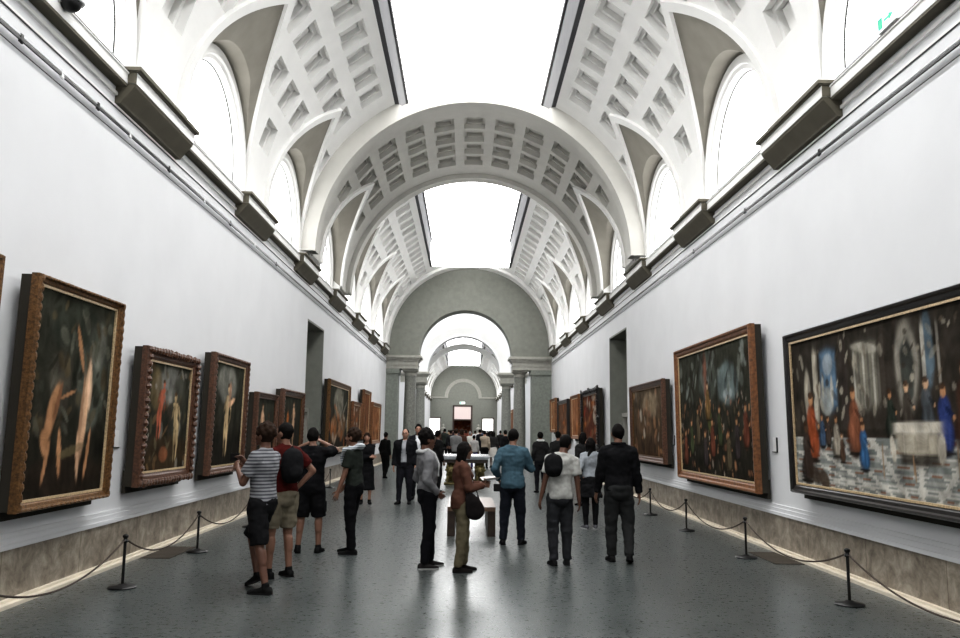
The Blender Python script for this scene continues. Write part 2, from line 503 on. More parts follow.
a, g, gl = lunettes('x', [l for l in LC if l < 19 or 26 < l < 40], RV)
a2, g2, gl2 = lunettes('x', [LC[5]], BR)
struct(autosmooth(a.obj('trim_lunette_rims', M['plaster'])))
struct(autosmooth(a2.obj('trim_lunette_rims_arch', M['plaster'])))
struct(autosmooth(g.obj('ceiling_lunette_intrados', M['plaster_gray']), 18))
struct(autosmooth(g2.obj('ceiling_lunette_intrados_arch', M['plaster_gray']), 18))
make_windows(gl+gl2)

# ------------------------------------------------------------------ walls
DOOR_L = (20.9, 23.35, 4.5); DOOR_R = (22.1, 24.8, 4.55)
TH = 1.3
def side_wall(name, sgn, y0, y1, door, dx=0, ztop=5.95):
    mb = MB()
    x0 = dx+sgn*W; x1 = dx+sgn*(W+.4)
    a, b = sorted((x0, x1))
    if door:
        mb.box(a, b, y0, door[0], 0, ztop); mb.box(a, b, door[1], y1, 0, ztop); mb.box(a, b, door[0], door[1], door[2], ztop)
    else: mb.box(a, b, y0, y1, 0, ztop)
    # piers between the lunettes up to the springing and backing above
    return struct(mb.obj(name, M['paint']))
side_wall('wall_left', -1, Y0, END+.2, DOOR_L)
side_wall('wall_right', 1, Y0, END+.2, DOOR_R)
for i, (sgn, d) in enumerate(((-1, DOOR_L), (1, DOOR_R))):
    mb = MB()
    xa, xb = sgn*(W-.001), sgn*(W+TH)
    a, b = sorted((xa, xb))
    # jamb linings, head, and the door leaf at the back
    mb.box(a, b, d[0]-.0, d[0]+.05, 0, d[2]); mb.box(a, b, d[1]-.05, d[1], 0, d[2]); mb.box(a, b, d[0], d[1], d[2]-.05, d[2])
    a2, b2 = sorted((sgn*(W+TH), sgn*(W+TH+.1)))
    mb.box(a2, b2, d[0], d[1], 0, d[2])
    o = struct(mb.obj('door_%d' % (i+1), M['sage']))
    f = MB()
    a3, b3 = sorted((sgn*(W+.35), sgn*(W+TH)))
    f.box(a3, b3, d[0]+.05, d[0]+.2, 0, 2.1); f.box(a3, b3, d[1]-.2, d[1]-.05, 0, 2.1); f.box(a3, b3, d[0]+.05, d[1]-.05, 2.1, 2.22)
    struct(f.obj('door_frame', M['stonecap'], o))
# floor
mb = MB(); mb.box(-9, 9, Y0-.3, 53.5, -.2, 0)
struct(mb.obj('floor', M['floor']))
mb = MB(); mb.box(-9, 9, 53.5, 110, -.2, 0)
struct(mb.obj('floor_far_gallery', M['floor']))
mb = MB(); mb.box(-W-.4, W+.4, Y0-.3, Y0, 0, 11.5)
struct(mb.obj('wall_back', M['paint']))

def runs(y0, y1, d): return [(y0, d[0]), (d[1], y1)] if d else [(y0, y1)]
tn = [0]
def skirting(side, sgn, y0, y1, d, dx=0):
    b = MB(); c = MB(); k = MB()
    for (a0, a1) in runs(y0, y1, d):
        def bx(m, t0, t1, z0, z1):
            p, q = sorted((dx+sgn*(W-t0), dx+sgn*(W-t1))); m.box(p, q, a0, a1, z0, z1)
        bx(b, 0, .03, .05, .5)
        bx(c, 0, .05, .5, .545); bx(c, 0, .035, .545, .60); bx(c, 0, .022, .60, .645)
        bx(k, 0, .13, 0, .035); bx(k, 0, .07, .035, .06)
    struct(b.obj('baseboard_'+side, M['marble']))
    tn[0] += 1; struct(c.obj('trim_%d' % tn[0], M['paint']))
    tn[0] += 1; struct(k.obj('trim_%d' % tn[0], M['curb']))
skirting('left', -1, Y0, END, DOOR_L); skirting('right', 1, Y0, END, DOOR_R)

def cornice(sgn, y0, y1, dx=0, blocks=()):
    c = MB(); s = MB(); dk = MB()
    def bx(m, t0, t1, z0, z1, a0=y0, a1=y1, mi=0):
        p, q = sorted((dx+sgn*(W-t0), dx+sgn*(W-t1))); m.box(p, q, a0, a1, z0, z1, mi)
    bx(c, 0, .015, 5.36, 5.385); bx(dk, 0, .012, 5.35, 5.36)
    bx(c, 0, .03, 5.49, 5.53)
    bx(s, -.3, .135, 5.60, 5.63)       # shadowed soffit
    bx(c, -.4, .14, 5.63, 5.75); bx(c, -.4, .155, 5.75, 5.77)
    bx(dk, .13, .158, 5.77, 5.776)
    bx(c, -.4, .06, 5.77, 5.80)
    tn[0] += 1; struct(c.obj('trim_%d' % tn[0], M['plaster']))
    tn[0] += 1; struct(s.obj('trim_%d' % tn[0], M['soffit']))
    tn[0] += 1; struct(dk.obj('trim_%d' % tn[0], M['darkline']))
    for pc in blocks:
        b = MB(); a0, a1 = pc-1.2, pc+.8
        # sloping corbel, its two cheeks, fascia and cap
        def X(t): return dx+sgn*(W-t)
        pr = [(-.02, 5.40), (.07, 5.40), (.08, 5.42), (.225, 5.60), (.235, 5.635), (-.02, 5.635)]
        n = len(pr)
        b.add([(X(t), a0, z) for t, z in pr]+[(X(t), a1, z) for t, z in pr], [tuple(range(n)), tuple(range(2*n-1, n-1, -1))]+[(k, (k+1) % n, n+(k+1) % n, n+k) for k in range(n)], 1)
        bx(b, -.02, .245, 5.635, 5.77, a0-.01, a1+.01, 0)
        bx(b, -.02, .27, 5.77, 5.785, a0-.03, a1+.03, 1)
        bx(b, -.02, .30, 5.785, 5.83, a0-.05, a1+.05, 1)
        bx(b, -.02, .28, 5.83, 5.845, a0-.04, a1+.04, 0)
        bx(b, .0, .244, 5.635, 5.77, a0-.014, a0-.01, 1)
        tn[0] += 1
        struct(b.obj('trim_%d' % tn[0], [M['plaster'], M['soffit']]))
cornice(-1, Y0, END, 0, PC[1:]); cornice(1, Y0, END, 0, PC[1:])

# picture rails with lamp clamps
def picture_rail(sgn, y0, y1, clamps, label):
    t = empty('picture_rail', (sgn*(W-.05), y0, 5.15), 0, label, 'rail')
    def P(m, name, mt, **k):
        o = m.obj(name, mt, t, **k)
        return o
    L = y1-y0
    m = MB(); m.tube([(0, 0, .02), (0, L, .02)], .008, 8); P(m, 'upper_rod', M['whitem'])
    m = MB(); m.box(-.010, .010, 0, L, -.025, .0); P(m, 'track', M['black'])
    m = MB(); m.tube([(sgn*.03, 0, -.1), (sgn*.03, L, -.1)], .005, 6); P(m, 'wire', M['black'])
    for i, y in enumerate(clamps):
        m = MB(); m.box(-.014, .014, y-y0-.02, y-y0+.02, -.04, .035)
        m.ell((-sgn*.01, y-y0, -.04), (.018, .022, .02), n=8, m=6)
        P(m, 'clamp', M['whitem'] if (i % 2 and sgn < 0) else M['black'])
picture_rail(-1, Y0, END-.1, [7.0, 7.75, 8.55, 9.4, 10.7, 12.2, 13.6, 15.2, 17], 'slim black picture rail with lamp clamps along left wall under the cornice')
picture_rail(1, Y0, END-.1, [6.2, 9.6, 12.3, 15.2], 'slim black picture rail running along right wall under the cornice')

# ------------------------------------------------------------------ end screen with columns
def arc_wall(mb, dx, y, t, hwid, zs, rad, xl, xr, ztop=11.6, n=48, zbot=None):
    """wall slab at y..y+t filling xl..xr, zs..ztop, minus half disc radius rad (and nothing below zs)"""
    pts = [(rad*math.cos(PI*i/n), rad*math.sin(PI*i/n)) for i in range(n+1)]
    def outer(px, pz):
        # ray from the arch centre to the rectangle
        s = 1e9
        if px > 1e-9: s = min(s, xr/px)
        if px < -1e-9: s = min(s, xl/px)
        if pz > 1e-9: s = min(s, (ztop-zs)/pz)
        return (px*s, pz*s)
    ou = [outer(px, pz) for px, pz in pts]
    for yy, flip in ((y, 0), (y+t, 1)):
        vs = [(dx+p[0], yy, zs+p[1]) for p in pts] + [(dx+p[0], yy, zs+p[1]) for p in ou]
        fs = []
        for i in range(n):
            fs.append((i, i+1, n+2+i, n+1+i))
        # corners
        b = len(vs)
        vs += [(dx+xr, yy, ztop), (dx+xl, yy, ztop)]
        for i in range(n):
            p, q = ou[i], ou[i+1]
            if abs(p[0]-xr) < 1e-6 and abs(q[0]-xr) > 1e-6: fs.append((n+1+i, b, n+2+i))
            if abs(p[0]-xl) > 1e-6 and abs(q[0]-xl) < 1e-6: fs.append((n+1+i, b+1, n+2+i))
        mb.add(vs, fs)
    vs = [(dx+p[0], y, zs+p[1]) for p in pts] + [(dx+p[0], y+t, zs+p[1]) for p in pts]
    mb.add(vs, [(i, i+1, n+2+i, n+1+i) for i in range(n)])

def entablature(mb, xa, xb, ya, yb):
    for (e, z0, z1) in ((0, 4.80, 4.98), (.03, 4.98, 5.02), (.0, 5.02, 5.2), (.06, 5.2, 5.28), (.12, 5.28, 5.36), (.2, 5.36, 5.46), (.16, 5.46, 5.5)):
        mb.box(xa-e, xb+e, ya-e, yb+e, z0, z1)

def column(x, y, label, r=.33, group='granite columns of the screens'):
    t = empty('column', (x, y, 0), 0, label, 'column', group)
    m = MB(); m.box(-r*1.35, r*1.35, -r*1.35, r*1.35, 0, .14)
    m.lathe([(r*1.32, .14), (r*1.36, .2), (r*1.3, .27), (r*1.12, .3), (r*1.12, .34), (r*1.2, .39), (r*1.08, .45)])
    autosmooth(m.obj('base', M['stonecap'], t))
    m = MB(); m.lathe([(r*1.04, .45), (r*1.0, .55), (r*1.0, 1.6), (r*.95, 3.0), (r*.87, 4.4), (r*.9, 4.45)], n=32)
    autosmooth(m.obj('shaft', M['granite'], t))
    m = MB(); m.lathe([(r*.92, 4.45), (r*.98, 4.48), (r*.92, 4.51), (r*.9, 4.6), (r*1.2, 4.68), (r*1.2, 4.7)]); m.box(-r*1.25, r*1.25, -r*1.25, r*1.25, 4.7, 4.8)
    autosmooth(m.obj('capital', M['stonecap'], t))
    return t

EX = -.2
mb = MB(); arc_wall(mb, EX, END, 1.2, 2.45, 5.5, 2.42, -W-.2, W+.3)
struct(autosmooth(mb.obj('wall_end', M['sage'])))
mb = MB()
for s in (-1, 1):
    xa, xb = sorted((EX+s*2.48, EX+s*(W+.5) if s < 0 else EX+s*(W+.5)))
    entablature(mb, xa, xb, END, END+1.2)
struct(mb.obj('trim_entablature', M['stonecap']))
mb = MB()
for s in (-1, 1):
    xa, xb = sorted((EX+s*3.5, EX+s*(W+.6)))
    mb.box(xa, xb, END+.05, END+1.15, 0, 4.8)
    xa, xb = sorted((EX+s*3.42, EX+s*(W+.6))); mb.box(xa, xb, END-.02, END+1.2, 4.55, 4.8); mb.box(xa, xb, END-.02, END+1.2, 0, .35)
struct(mb.obj('wall_end_piers', M['sage_dark']))
column(EX-2.88, END+.6, 'grey granite column at left of the near arch, beside the sage pier')
column(EX+2.88, END+.6, 'grey granite column at right of the near arch, beside the sage pier')
# archivolt moulding on near arch
def archivolt(name, dx, y, zs, r0, r1, d, m):
    mb = MB(); n = 48
    prof = [(r0, 0), (r0, -d*.6), (r0+(r1-r0)*.3, -d*.6), (r0+(r1-r0)*.35, -d*.8), (r0+(r1-r0)*.8, -d*.8), (r0+(r1-r0)*.85, -d), (r1, -d), (r1, 0)]
    vs = [(dx+r*math.cos(PI*i/n), y+dy, zs+r*math.sin(PI*i/n)) for i in range(n+1) for r, dy in prof]
    k = len(prof)
    mb.add(vs, [(i*k+j, i*k+j+1, (i+1)*k+j+1, (i+1)*k+j) for i in range(n) for j in range(k-1)])
    return struct(autosmooth(mb.obj(name, m)))

# middle room
S2 = 53.4; E2 = -.32
mb = MB(); arc_wall(mb, E2, S2, 1.1, 2.45, 5.5, 2.42, -6, 6)
struct(autosmooth(mb.obj('wall_second_screen', M['paint'])))
archivolt('trim_archivolt', E2, S2, 5.5, 2.42, 3.1, .12, M['plaster'])
mb = MB()
for s in (-1, 1):
    xa, xb = sorted((E2+s*2.48, E2+s*4.2)); entablature(mb, xa, xb, S2, S2+1.1)
struct(mb.obj('trim_second_entablature', M['stonecap']))
mb = MB()
for s in (-1, 1):
    xa, xb = sorted((E2+s*3.45, E2+s*6.0)); mb.box(xa, xb, S2+.02, S2+1.08, 0, 5.5)
struct(mb.obj('wall_second_piers', M['paint']))
column(E2-2.88, S2+.55, 'grey granite column at left of the farther white arch')
column(E2+2.88, S2+.55, 'grey granite column at right of the farther white arch')
mb = MB()
mb.box(-6.4, -6, END+1.2, S2, 0, 11.6); mb.box(6, 6.4, END+1.2, S2, 0, 11.6)
mb.box(-6.4, -W-.2, END+1.0, END+1.2, 0, 11.6); mb.box(W+.3, 6.4, END+1.0, END+1.2, 0, 11.6)
struct(mb.obj('wall_middle_room', M['paint']))
g = MB(); g.add([(-6, END+1.2, 11.5), (6, END+1.2, 11.5), (6, S2, 11.5), (-6, S2, 11.5)], [(0, 3, 2, 1)])
win_n[0] += 1; struct(g.obj('window_%d' % win_n[0], M['bright_sky']))

# far gallery
GX = -.42; GE = 104.0; GS = S2+1.1
for sgn, nm in ((-1, 'wall_far_left'), (1, 'wall_far_right')):
    side_wall(nm, sgn, GS, GE, None, GX)
LF = [GS+2.6+PITCH*k for k in range(10)]; LF = [l for l in LF if l < GE-2]
def simple_coffers(lun, y0, y1):
    C = []
    for l in lun:
        pc = l+PITCH/2
        for k in range(-2, 3):
            y = pc+.99*k
            if y-.36 > y0+.1 and y+.36 < y1-.1: C += [(y, 54.4, .35, 4), (y, 42, .35, 4)]
    return C
BF0, BF1 = 77.5, 83.5
struct(vault_segment('ceiling_far_first', GS, BF0, [l for l in LF if l < BF0-1.7], RV, THO, simple_coffers(LF, GS, BF0), GX))
struct(vault_segment('ceiling_far_arch', BF0, BF1, [], BR, 90, [], GX))
struct(vault_segment('ceiling_far_second', BF1, GE, [l for l in LF if l > BF1+1.7], RV, THO, simple_coffers(LF, BF1, GE), GX))
a, g, gl = lunettes('x', [l for l in LF if l < BF0-1.7 or l > BF1+1.7], RV, GX)
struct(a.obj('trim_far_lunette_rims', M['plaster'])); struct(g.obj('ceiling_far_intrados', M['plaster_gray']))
make_windows(gl, bars=False)
lantern(GS+1, GE-3, GX)
mb = MB(); crown(mb, GE-3, GE, RV, GX); crown(mb, GS, GS+1, RV, GX); struct(mb.obj('ceiling_far_crown', M['plaster']))
cornice(-1, GS, GE, GX, [l+PITCH/2 for l in LF]); cornice(1, GS, GE, GX, [l+PITCH/2 for l in LF])
mb = MB()
mb.box(GX-W-.4, -.55-1.15, GE, GE+.4, 0, 11.6); mb.box(-.55+1.15, GX+W+.4, GE, GE+.4, 0, 11.6); mb.box(-.55-1.15, -.55+1.15, GE, GE+.4, 3.0, 11.6)
struct(mb.obj('wall_far_end', M['sage']))
archivolt('trim_blind_arch', -.5, GE, 5.95, 1.95, 2.4, .1, M['stonecap'])
mb = MB(); mb.box(GX-W, -.5-1.95, GE-.14, GE, 5.8, 5.98); mb.box(-.5+1.95, GX+W, GE-.14, GE, 5.8, 5.98)
struct(mb.obj('trim_far_moulding', M['stonecap']))
# far doorway: dark frame, pale panel above, dim room with a canvas
mb = MB()
mb.box(-1.82, -1.62, GE-.12, GE+.1, 0, 4.9); mb.box(.52, .72, GE-.12, GE+.1, 0, 4.9); mb.box(-1.82, .72, GE-.12, GE+.1, 4.72, 4.9); mb.box(-1.62, .52, GE-.1, GE+.1, 2.95, 3.12)
dd = struct(mb.obj('door_3', M['darkwood']))
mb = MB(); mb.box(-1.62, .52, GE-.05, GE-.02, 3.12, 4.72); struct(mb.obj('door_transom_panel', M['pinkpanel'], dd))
mb = MB(); mb.box(-3, 2, GE+2.5, GE+2.7, 0, 3.6); mb.box(-3, -2.9, GE+.4, GE+2.5, 0, 3.6); mb.box(2, 2.1, GE+.4, GE+2.5, 0, 3.6); mb.box(-3, 2, GE+.4, GE+2.6, 3.5, 3.6)
struct(mb.obj('wall_room_beyond', M['darkwood']))
for x0, x1, lb in ((-4.75, -3.45, 1), (2.05, 3.4, 2)):
    win_n[0] += 1
    mb = MB(); mb.box(x0, x1, GE-.04, GE-.01, 1.0, 3.2); w = struct(mb.obj('window_%d' % win_n[0], M['bright']))
    mb = MB()
    for b in ((x0-.12, x0, .9, 3.35), (x1, x1+.12, .9, 3.35), (x0, x1, 3.2, 3.35), (x0, x1, .9, 1.0)):
        mb.box(b[0], b[1], GE-.1, GE, b[2], b[3])
    struct(mb.obj('window_frame', M['darkwood'], w))

def exit_sign(loc, rz, w, h, label, tilt=0):
    t = empty('exit_sign', loc, rz, label, 'sign')
    m = MB(); m.box(-w/2, w/2, -.03, .03, 0, h); m.obj('housing', M['whitem'], t)
    m = MB(); m.box(-w/2+.01, w/2-.01, -.034, -.03, .01, h-.01); m.obj('face', M['signwhite'], t)
    m = MB(); y0, y1 = -.038, -.034
    # running figure, doorway and arrow pictogram in green
    m.box(-w*.42, -w*.2, y0, y1, h*.15, h*.85)
    m.add([(-w*.1, y0, h*.42), (w*.16, y0, h*.42), (w*.16, y0, h*.25), (w*.4, y0, h*.5), (w*.16, y0, h*.75), (w*.16, y0, h*.58), (-w*.1, y0, h*.58)], [(0, 1, 2, 3, 4, 5, 6)])
    m.obj('pictogram', M['green'], t)
exit_sign((W-.15, 7.66, 5.79), -PI/2, .36, .17, 'small green and white exit sign standing on the right cornice ledge')
exit_sign((-.6, GE-.15, 5.05), 0, .7, .3, 'tiny glowing exit sign over the far doorway')
# dome camera
t = empty('dome_camera', (-W+.12, 7.5, 5.74), 0, 'white security camera with dark dome on the left cornice ledge', 'camera')
t.scale = (1.5, 1.5, 1.5)
m = MB(); m.tube([(-.1, 0, .06), (0, 0, .12), (.05, 0, .13)], .025, 8); m.obj('bracket', M['whitem'], t)
m = MB(); m.lathe([(.02, .17), (.06, .165), (.085, .13), (.09, .06), (.085, .03)], (.06, 0, 0)); autosmooth(m.obj('housing', M['whitem'], t))
m = MB(); m.ell((.06, 0, .03), (.07, .07, .065)); m.obj('dome', M['black'], t, smooth=True)

# wall labels
def wlabel(sgn, y, z, label):
    m = MB(); x = sgn*(W-.012); a, b = sorted((x, sgn*(W-.0005)))
    m.box(a, b, y-.07, y+.07, z, z+.2)
    e = MB()
    o = m.obj('wall_label', M['whitem']); tag(o, label, 'label')
    a, b = sorted((sgn*(W-.02), sgn*W)); e.box(a, b, y-.085, y+.085, z-.012, z); e.box(a, b, y-.085, y-.07, z, z+.2)
    e.obj('holder', M['black'], o)
wlabel(1, 11.55, 1.38, 'small white caption card left of the huge black-framed painting')
wlabel(1, 17.2, 1.38, 'small white caption card between the chestnut-framed and the next brown-framed painting')
wlabel(-1, 9.75, 1.38, 'small white caption card right of the tall gold-framed painting')
wlabel(-1, 12.55, 1.38, 'small white caption card right of the ornately carved frame')
# floor grilles
for sgn, nm in ((-1, 'left'), (1, 'right')):
    m = MB(); a, b = sorted((sgn*4.17, sgn*3.8)); m.box(a, b, 10.35, 11.35, 0, .008)
    for k in range(9): m.box(a+.02, b-.02, 10.4+k*.11, 10.43+k*.11, .008, .012)
    tag(m.obj('floor_grille', M['grate']), 'brown floor grille beside the %s wall curb' % nm, 'grille')

# ------------------------------------------------------------------ paintings
random.seed(7)
def lerp(a, b, t): return tuple(x+(y-x)*t for x, y in zip(a, b))
def paint_mesh(w, h, nx, nz, bg, blobs, seed=0):
    vs = []; cols = []
    for j in range(nz+1):
        v = j/nz
        for i in range(nx+1):
            u = i/nx
            vs.append((u*w-w/2, 0, v*h))
            c = bg(u, v)
            for (cx, cy, rx, ry, an, col, al) in blobs:
                du, dv = (u-cx)*w, (v-cy)*h
                if abs(du) > 3*max(rx, ry) or abs(dv) > 3*max(rx, ry): continue
                ca, sa = math.cos(an), math.sin(an)
                p, q = (du*ca+dv*sa)/rx, (-du*sa+dv*ca)/ry
                if al > 1: d = max(abs(p), abs(q)+.12*abs(p)); a_ = al-1
                else: d = math.sqrt(p*p+q*q)+.22*noise.noise(Vector((u*w*3.1+cx*9, v*h*3.1, cy*7))); a_ = al
                if d < 2:
                    k = a_/(1+math.exp(max(-20, (d-1)*18)))
                    c = lerp(c, col, k)
            nz_ = noise.noise(Vector((u*w*5+seed*13, v*h*3, seed)))*.5+noise.noise(Vector((u*w*11+seed*3, v*h*6, seed)))*.35
            c = tuple(max(0, x*(1+nz_)) for x in c)
            cols.append(c)
    fs = [(j*(nx+1)+i, j*(nx+1)+i+1, (j+1)*(nx+1)+i+1, (j+1)*(nx+1)+i) for j in range(nz) for i in range(nx)]
    me = bpy.data.meshes.new('canvas'); me.from_pydata(vs, [], fs)
    at = me.color_attributes.new('paint', 'FLOAT_COLOR', 'POINT')
    at.data.foreach_set('color', [x for c in cols for x in (*c, 1)])
    me.materials.append(M['canvas'])
    return me

def figure_blobs(cx, cy, h, w, h_, skin, lean=0, cloth_=None):
    """loose standing figure made of strokes; h in metres, cx,cy are uv of the feet"""
    B = []
    sh = tuple(c*.45 for c in skin); hi = tuple(min(1, c*1.25) for c in skin)
    def b(dx, dz, rx, rz, an, c, al=.92): B.append((cx+dx*h/w, cy+dz*h/h_, rx*h, rz*h, an, c, al))
    b(-.045, .14, .028, .15, .08, sh); b(-.05, .34, .045, .14, .05, skin); b(.06, .14, .027, .15, -.12, skin); b(.045, .34, .05, .14, -.05, skin)
    b(lean*.05, .50, .085, .08, 0, cloth_ or skin); b(lean*.1, .64, .075, .12, lean*.3, cloth_ or skin); b(lean*.12+.02, .66, .04, .09, lean*.3, hi if not cloth_ else cloth_, .5)
    b(-.03+lean*.06, .55, .03, .16, 0, sh, .5)
    b(lean*.2, .78, .09, .035, lean*.2, cloth_ or skin); b(lean*.22, .89, .045, .058, 0, skin); b(lean*.22-.01, .935, .048, .03, 0, (.08, .045, .025))
    b(.12+lean*.1, .68, .025, .11, .4, skin, .85); b(.15+lean*.1, .52, .02, .1, -.2, sh, .85); b(-.11+lean*.1, .68, .026, .11, -.35, sh, .85)
    return B

def group_blobs(cx, cy, h, w, h_, coat, skin):
    """seated or standing robed figure: a bell of cloth, a lit fold, arms and head"""
    dk = tuple(c*.4 for c in coat); hi = tuple(min(1, c*1.5) for c in coat); B = []
    def b(dx, dz, rx, rz, an, c, al=.92): B.append((cx+dx*h/w, cy+dz*h/h_, rx*h, rz*h, an, c, al))
    b(0, .22, .20, .24, 0, dk); b(.02, .3, .15, .24, .08, coat); b(-.05, .35, .035, .2, .12, hi, .7); b(.09, .3, .03, .22, -.1, hi, .5)
    b(0, .58, .13, .18, 0, coat); b(.03, .62, .05, .1, .2, hi, .6); b(.13, .55, .03, .13, .9, dk, .8); b(.2, .48, .03, .03, 0, skin)
    b(0, .84, .065, .085, 0, skin); b(-.01, .90, .07, .045, 0, (.05, .03, .02)); b(.0, .02, .2, .03, 0, (.02, .016, .012))
    return B

def speckle(w, h, seed, n, pal, size=.05, lo=0., hi=1.):
    r_ = random.Random(seed)
    return [(r_.random(), r_.uniform(lo, hi), r_.uniform(.3, 1)*size, r_.uniform(.5, 2.2)*size, r_.uniform(-.9, .9), r_.choice(pal), r_.uniform(.3, .8)) for _ in range(n)]

def gen_blobs(w, h, seed, pal, n, sky=None):
    rnd = random.Random(seed); B = []
    for i in range(n):
        B.append((rnd.random(), rnd.uniform(.05, .95), rnd.uniform(.05, .22)*w*.6, rnd.uniform(.05, .2)*h*.5, rnd.uniform(-.6, .6), rnd.choice(pal), rnd.uniform(.2, .6)))
    return B

SK = (.50, .27, .14); SKL = (.68, .44, .28); RED = (.3, .05, .03); ORG = (.45, .15, .04); BLU = (.06, .12, .22); WHT = (.6, .55, .45)
DK = (.025, .02, .014); GRY = (.12, .12, .10); BRN = (.09, .05, .03)
def frame_mesh(w, h, fw, d, ornate, mats, seed=1):
    """mitred moulding round a w x h picture; local x right, y into the wall, z up; outer size w x h"""
    mb = MB()
    prof = [(0, .0), (0, -d*.7), (fw*.12, -d), (fw*.3, -d*.95), (fw*.42, -d*.68), (fw*.7, -d*.62), (fw*.8, -d*.5), (fw, -d*.35), (fw, 0)]
    k = len(prof)
    corners = [(-w/2, 0, 1, 1), (w/2, 0, -1, 1), (w/2, h, -1, -1), (-w/2, h, 1, -1)]
    vs = []
    for (x, z, sx, sz) in corners:
        for (a, dy) in prof: vs.append((x+sx*a, dy, z+sz*a))
    fs = []
    for c in range(4):
        c2 = (c+1) % 4
        for j in range(k-1): fs.append((c*k+j, c2*k+j, c2*k+j+1, c*k+j+1))
    mb.add(vs, fs)
    if ornate:
        rnd = random.Random(seed)
        n1 = int(h/.09); n2 = int(w/.09)
        for i in range(n1):
            for s in (-1, 1):
                r = rnd.uniform(.5, 1)*ornate
                mb.ell((s*(w/2-fw*.25), -d*.95, (i+.5)*h/n1), (fw*.28*r+.01, d*.3*r+.01, .042), n=6, m=4)
        for i in range(n2):
            for z in (fw*.25, h-fw*.25):
                r = rnd.uniform(.5, 1)*ornate
                mb.ell(((i+.5)*w/n2-w/2, -d*.95, z), (.042, d*.3*r+.01, fw*.28*r+.01), n=6, m=4)
        if ornate > 1.2:
            for (x, z) in ((0, h), (0, 0), (-w/2, h), (w/2, h), (-w/2, 0), (w/2, 0), (-w/2, h/2), (w/2, h/2)):
                for q in range(5):
                    mb.ell((x+rnd.uniform(-.09, .09), -d*.9, z+rnd.uniform(-.05, .05)), (.07, .04, .045), n=7, m=5)
    return mb.obj

def painting(sgn, y0, y1, z0, z1, label, frame, slip, fw, bg, blobs, ornate=0, seed=1, res=26, tilt=.7, dep=.1, group=None, gx=0, xw=None):
    w = y1-y0; h = z1-z0; yc = (y0+y1)/2
    off = .15
    wx = gx+sgn*(W-off)
    t = empty('framed_painting', (wx, yc, z0), 0, label, 'painting', group)
    # local +x of the picture = to the viewer's right
    t.rotation_euler = (Matrix.Rotation(-sgn*PI/2, 4, 'Z') @ Matrix.Rotation(R(tilt), 4, 'X')).to_euler()
    nx = max(6, int(w*res)); nz = max(6, int(h*res))
    iw = w-2*fw; ih = h-2*fw
    me = paint_mesh(iw, ih, nx, nz, bg, blobs, seed)
    c = link('canvas', me, t); c.location = (0, -.03, fw)
    f = frame_mesh(w, h, fw, dep, ornate, None, seed)('frame', M[frame], t)
    if ornate < .1: pass
    m = MB(); e = .012
    for b in ((-w/2+fw-e, w/2-fw+e, fw-e, fw+.012), (-w/2+fw-e, w/2-fw+e, h-fw-.012, h-fw+e), (-w/2+fw-e, -w/2+fw+.012, fw, h-fw), (w/2-fw-.012, w/2-fw+e, fw, h-fw)):
        m.box(b[0], b[1], -.05, -.028, b[2], b[3])
    m.obj('gilt_slip', M[slip], t)
    m = MB(); m.box(-w/2+.012, w/2-.012, -.02, .10, .012, h-.012); m.box(-w/2+.02, w/2-.02, .085, .125, -.075 if h > 1.6 else .0, .2); m.obj('backing_and_shade', M['backing_and_shade'], t)  # lower box is an added dark strip imitating the shadow under large frames
    m = MB(); m.box(-.1, .1, .10, .145, h-.4, h-.3); m.obj('cleat', M['black'], t)
    return t

def flat(c1, c2=None, vert=True):
    c2 = c2 or c1
    return lambda u, v: lerp(c1, c2, v if vert else u)
kL = .969; kR = .9705
def cz(z, k): return 1.62+(z-1.62)*k
def PL(y0, y1, z0, z1, *a, **k): return painting(-1, y0*kL, y1*kL, cz(z0, kL), cz(z1, kL), *a, **k)
def PR(y0, y1, z0, z1, *a, **k): return painting(1, y0*kR, y1*kR, cz(z0, kR), cz(z1, kR), *a, **k)

dark = flat((.022, .019, .014), (.045, .047, .035))
PL(5.0, 6.93, .8, 3.1, 'dark painting just entering the photo at its left edge', 'gold', 'gold_light', .14, dark, gen_blobs(1.9, 2.2, 3, [BRN, GRY, ORG], 20))
# A: two pale figures under dark trees (generic stand-in)
bA = [(.75, .62, .3, .55, 0, (.10, .11, .09), .8), (.8, .78, .2, .25, 0, (.2, .2, .17), .6), (.35, .55, .2, .3, .2, (.10, .09, .07), .6), (.5, .85, .5, .25, 0, (.035, .04, .03), .8), (.5, .1, .8, .2, 0, (.03, .022, .016), .8)]
w_, h_ = 1.6, 2.0
bA = bA[:5] + speckle(w_, h_, 8, 90, [(.05, .055, .04), (.02, .02, .014), (.14, .14, .11), (.09, .07, .04)], .07, .3, 1)
for (cx_, cy_, rx_, rz_, an_, c_) in [(.68, .42, .07, .5, -.06, SKL), (.64, .4, .03, .46, -.02, (.42, .26, .16)), (.72, .55, .05, .28, .1, (.74, .52, .36)), (.56, .74, .035, .26, .42, SK), (.63, .2, .035, .26, .12, SKL), (.76, .2, .03, .24, -.12, SK),
                                 (.28, .42, .09, .30, -.3, SK), (.33, .46, .035, .2, -.3, (.26, .13, .07)), (.22, .26, .07, .14, .4, SK), (.25, .17, .035, .22, -.2, SK), (.40, .2, .035, .22, .15, SK), (.44, .5, .16, .02, .3, SK)]:
    bA.append((cx_, cy_, rx_, rz_, an_, c_, .85))
bA += [(.55, .22, .3, .05, .2, (.16, .13, .07), .6)]
PL(7.54, 9.42, .82, 3.065, 'tall gold-framed dark painting with pale upright forms, nearest whole one on left wall', 'gold', 'gold_light', .095, dark, bA, ornate=.3, seed=2, res=40)
bB = [(.5, .8, .5, .25, 0, (.24, .24, .22), .8), (.2, .75, .2, .3, 0, (.16, .12, .06), .7), (.5, .15, .8, .25, 0, (.05, .035, .02), .9), (.75, .6, .25, .5, 0, (.06, .06, .045), .8)]
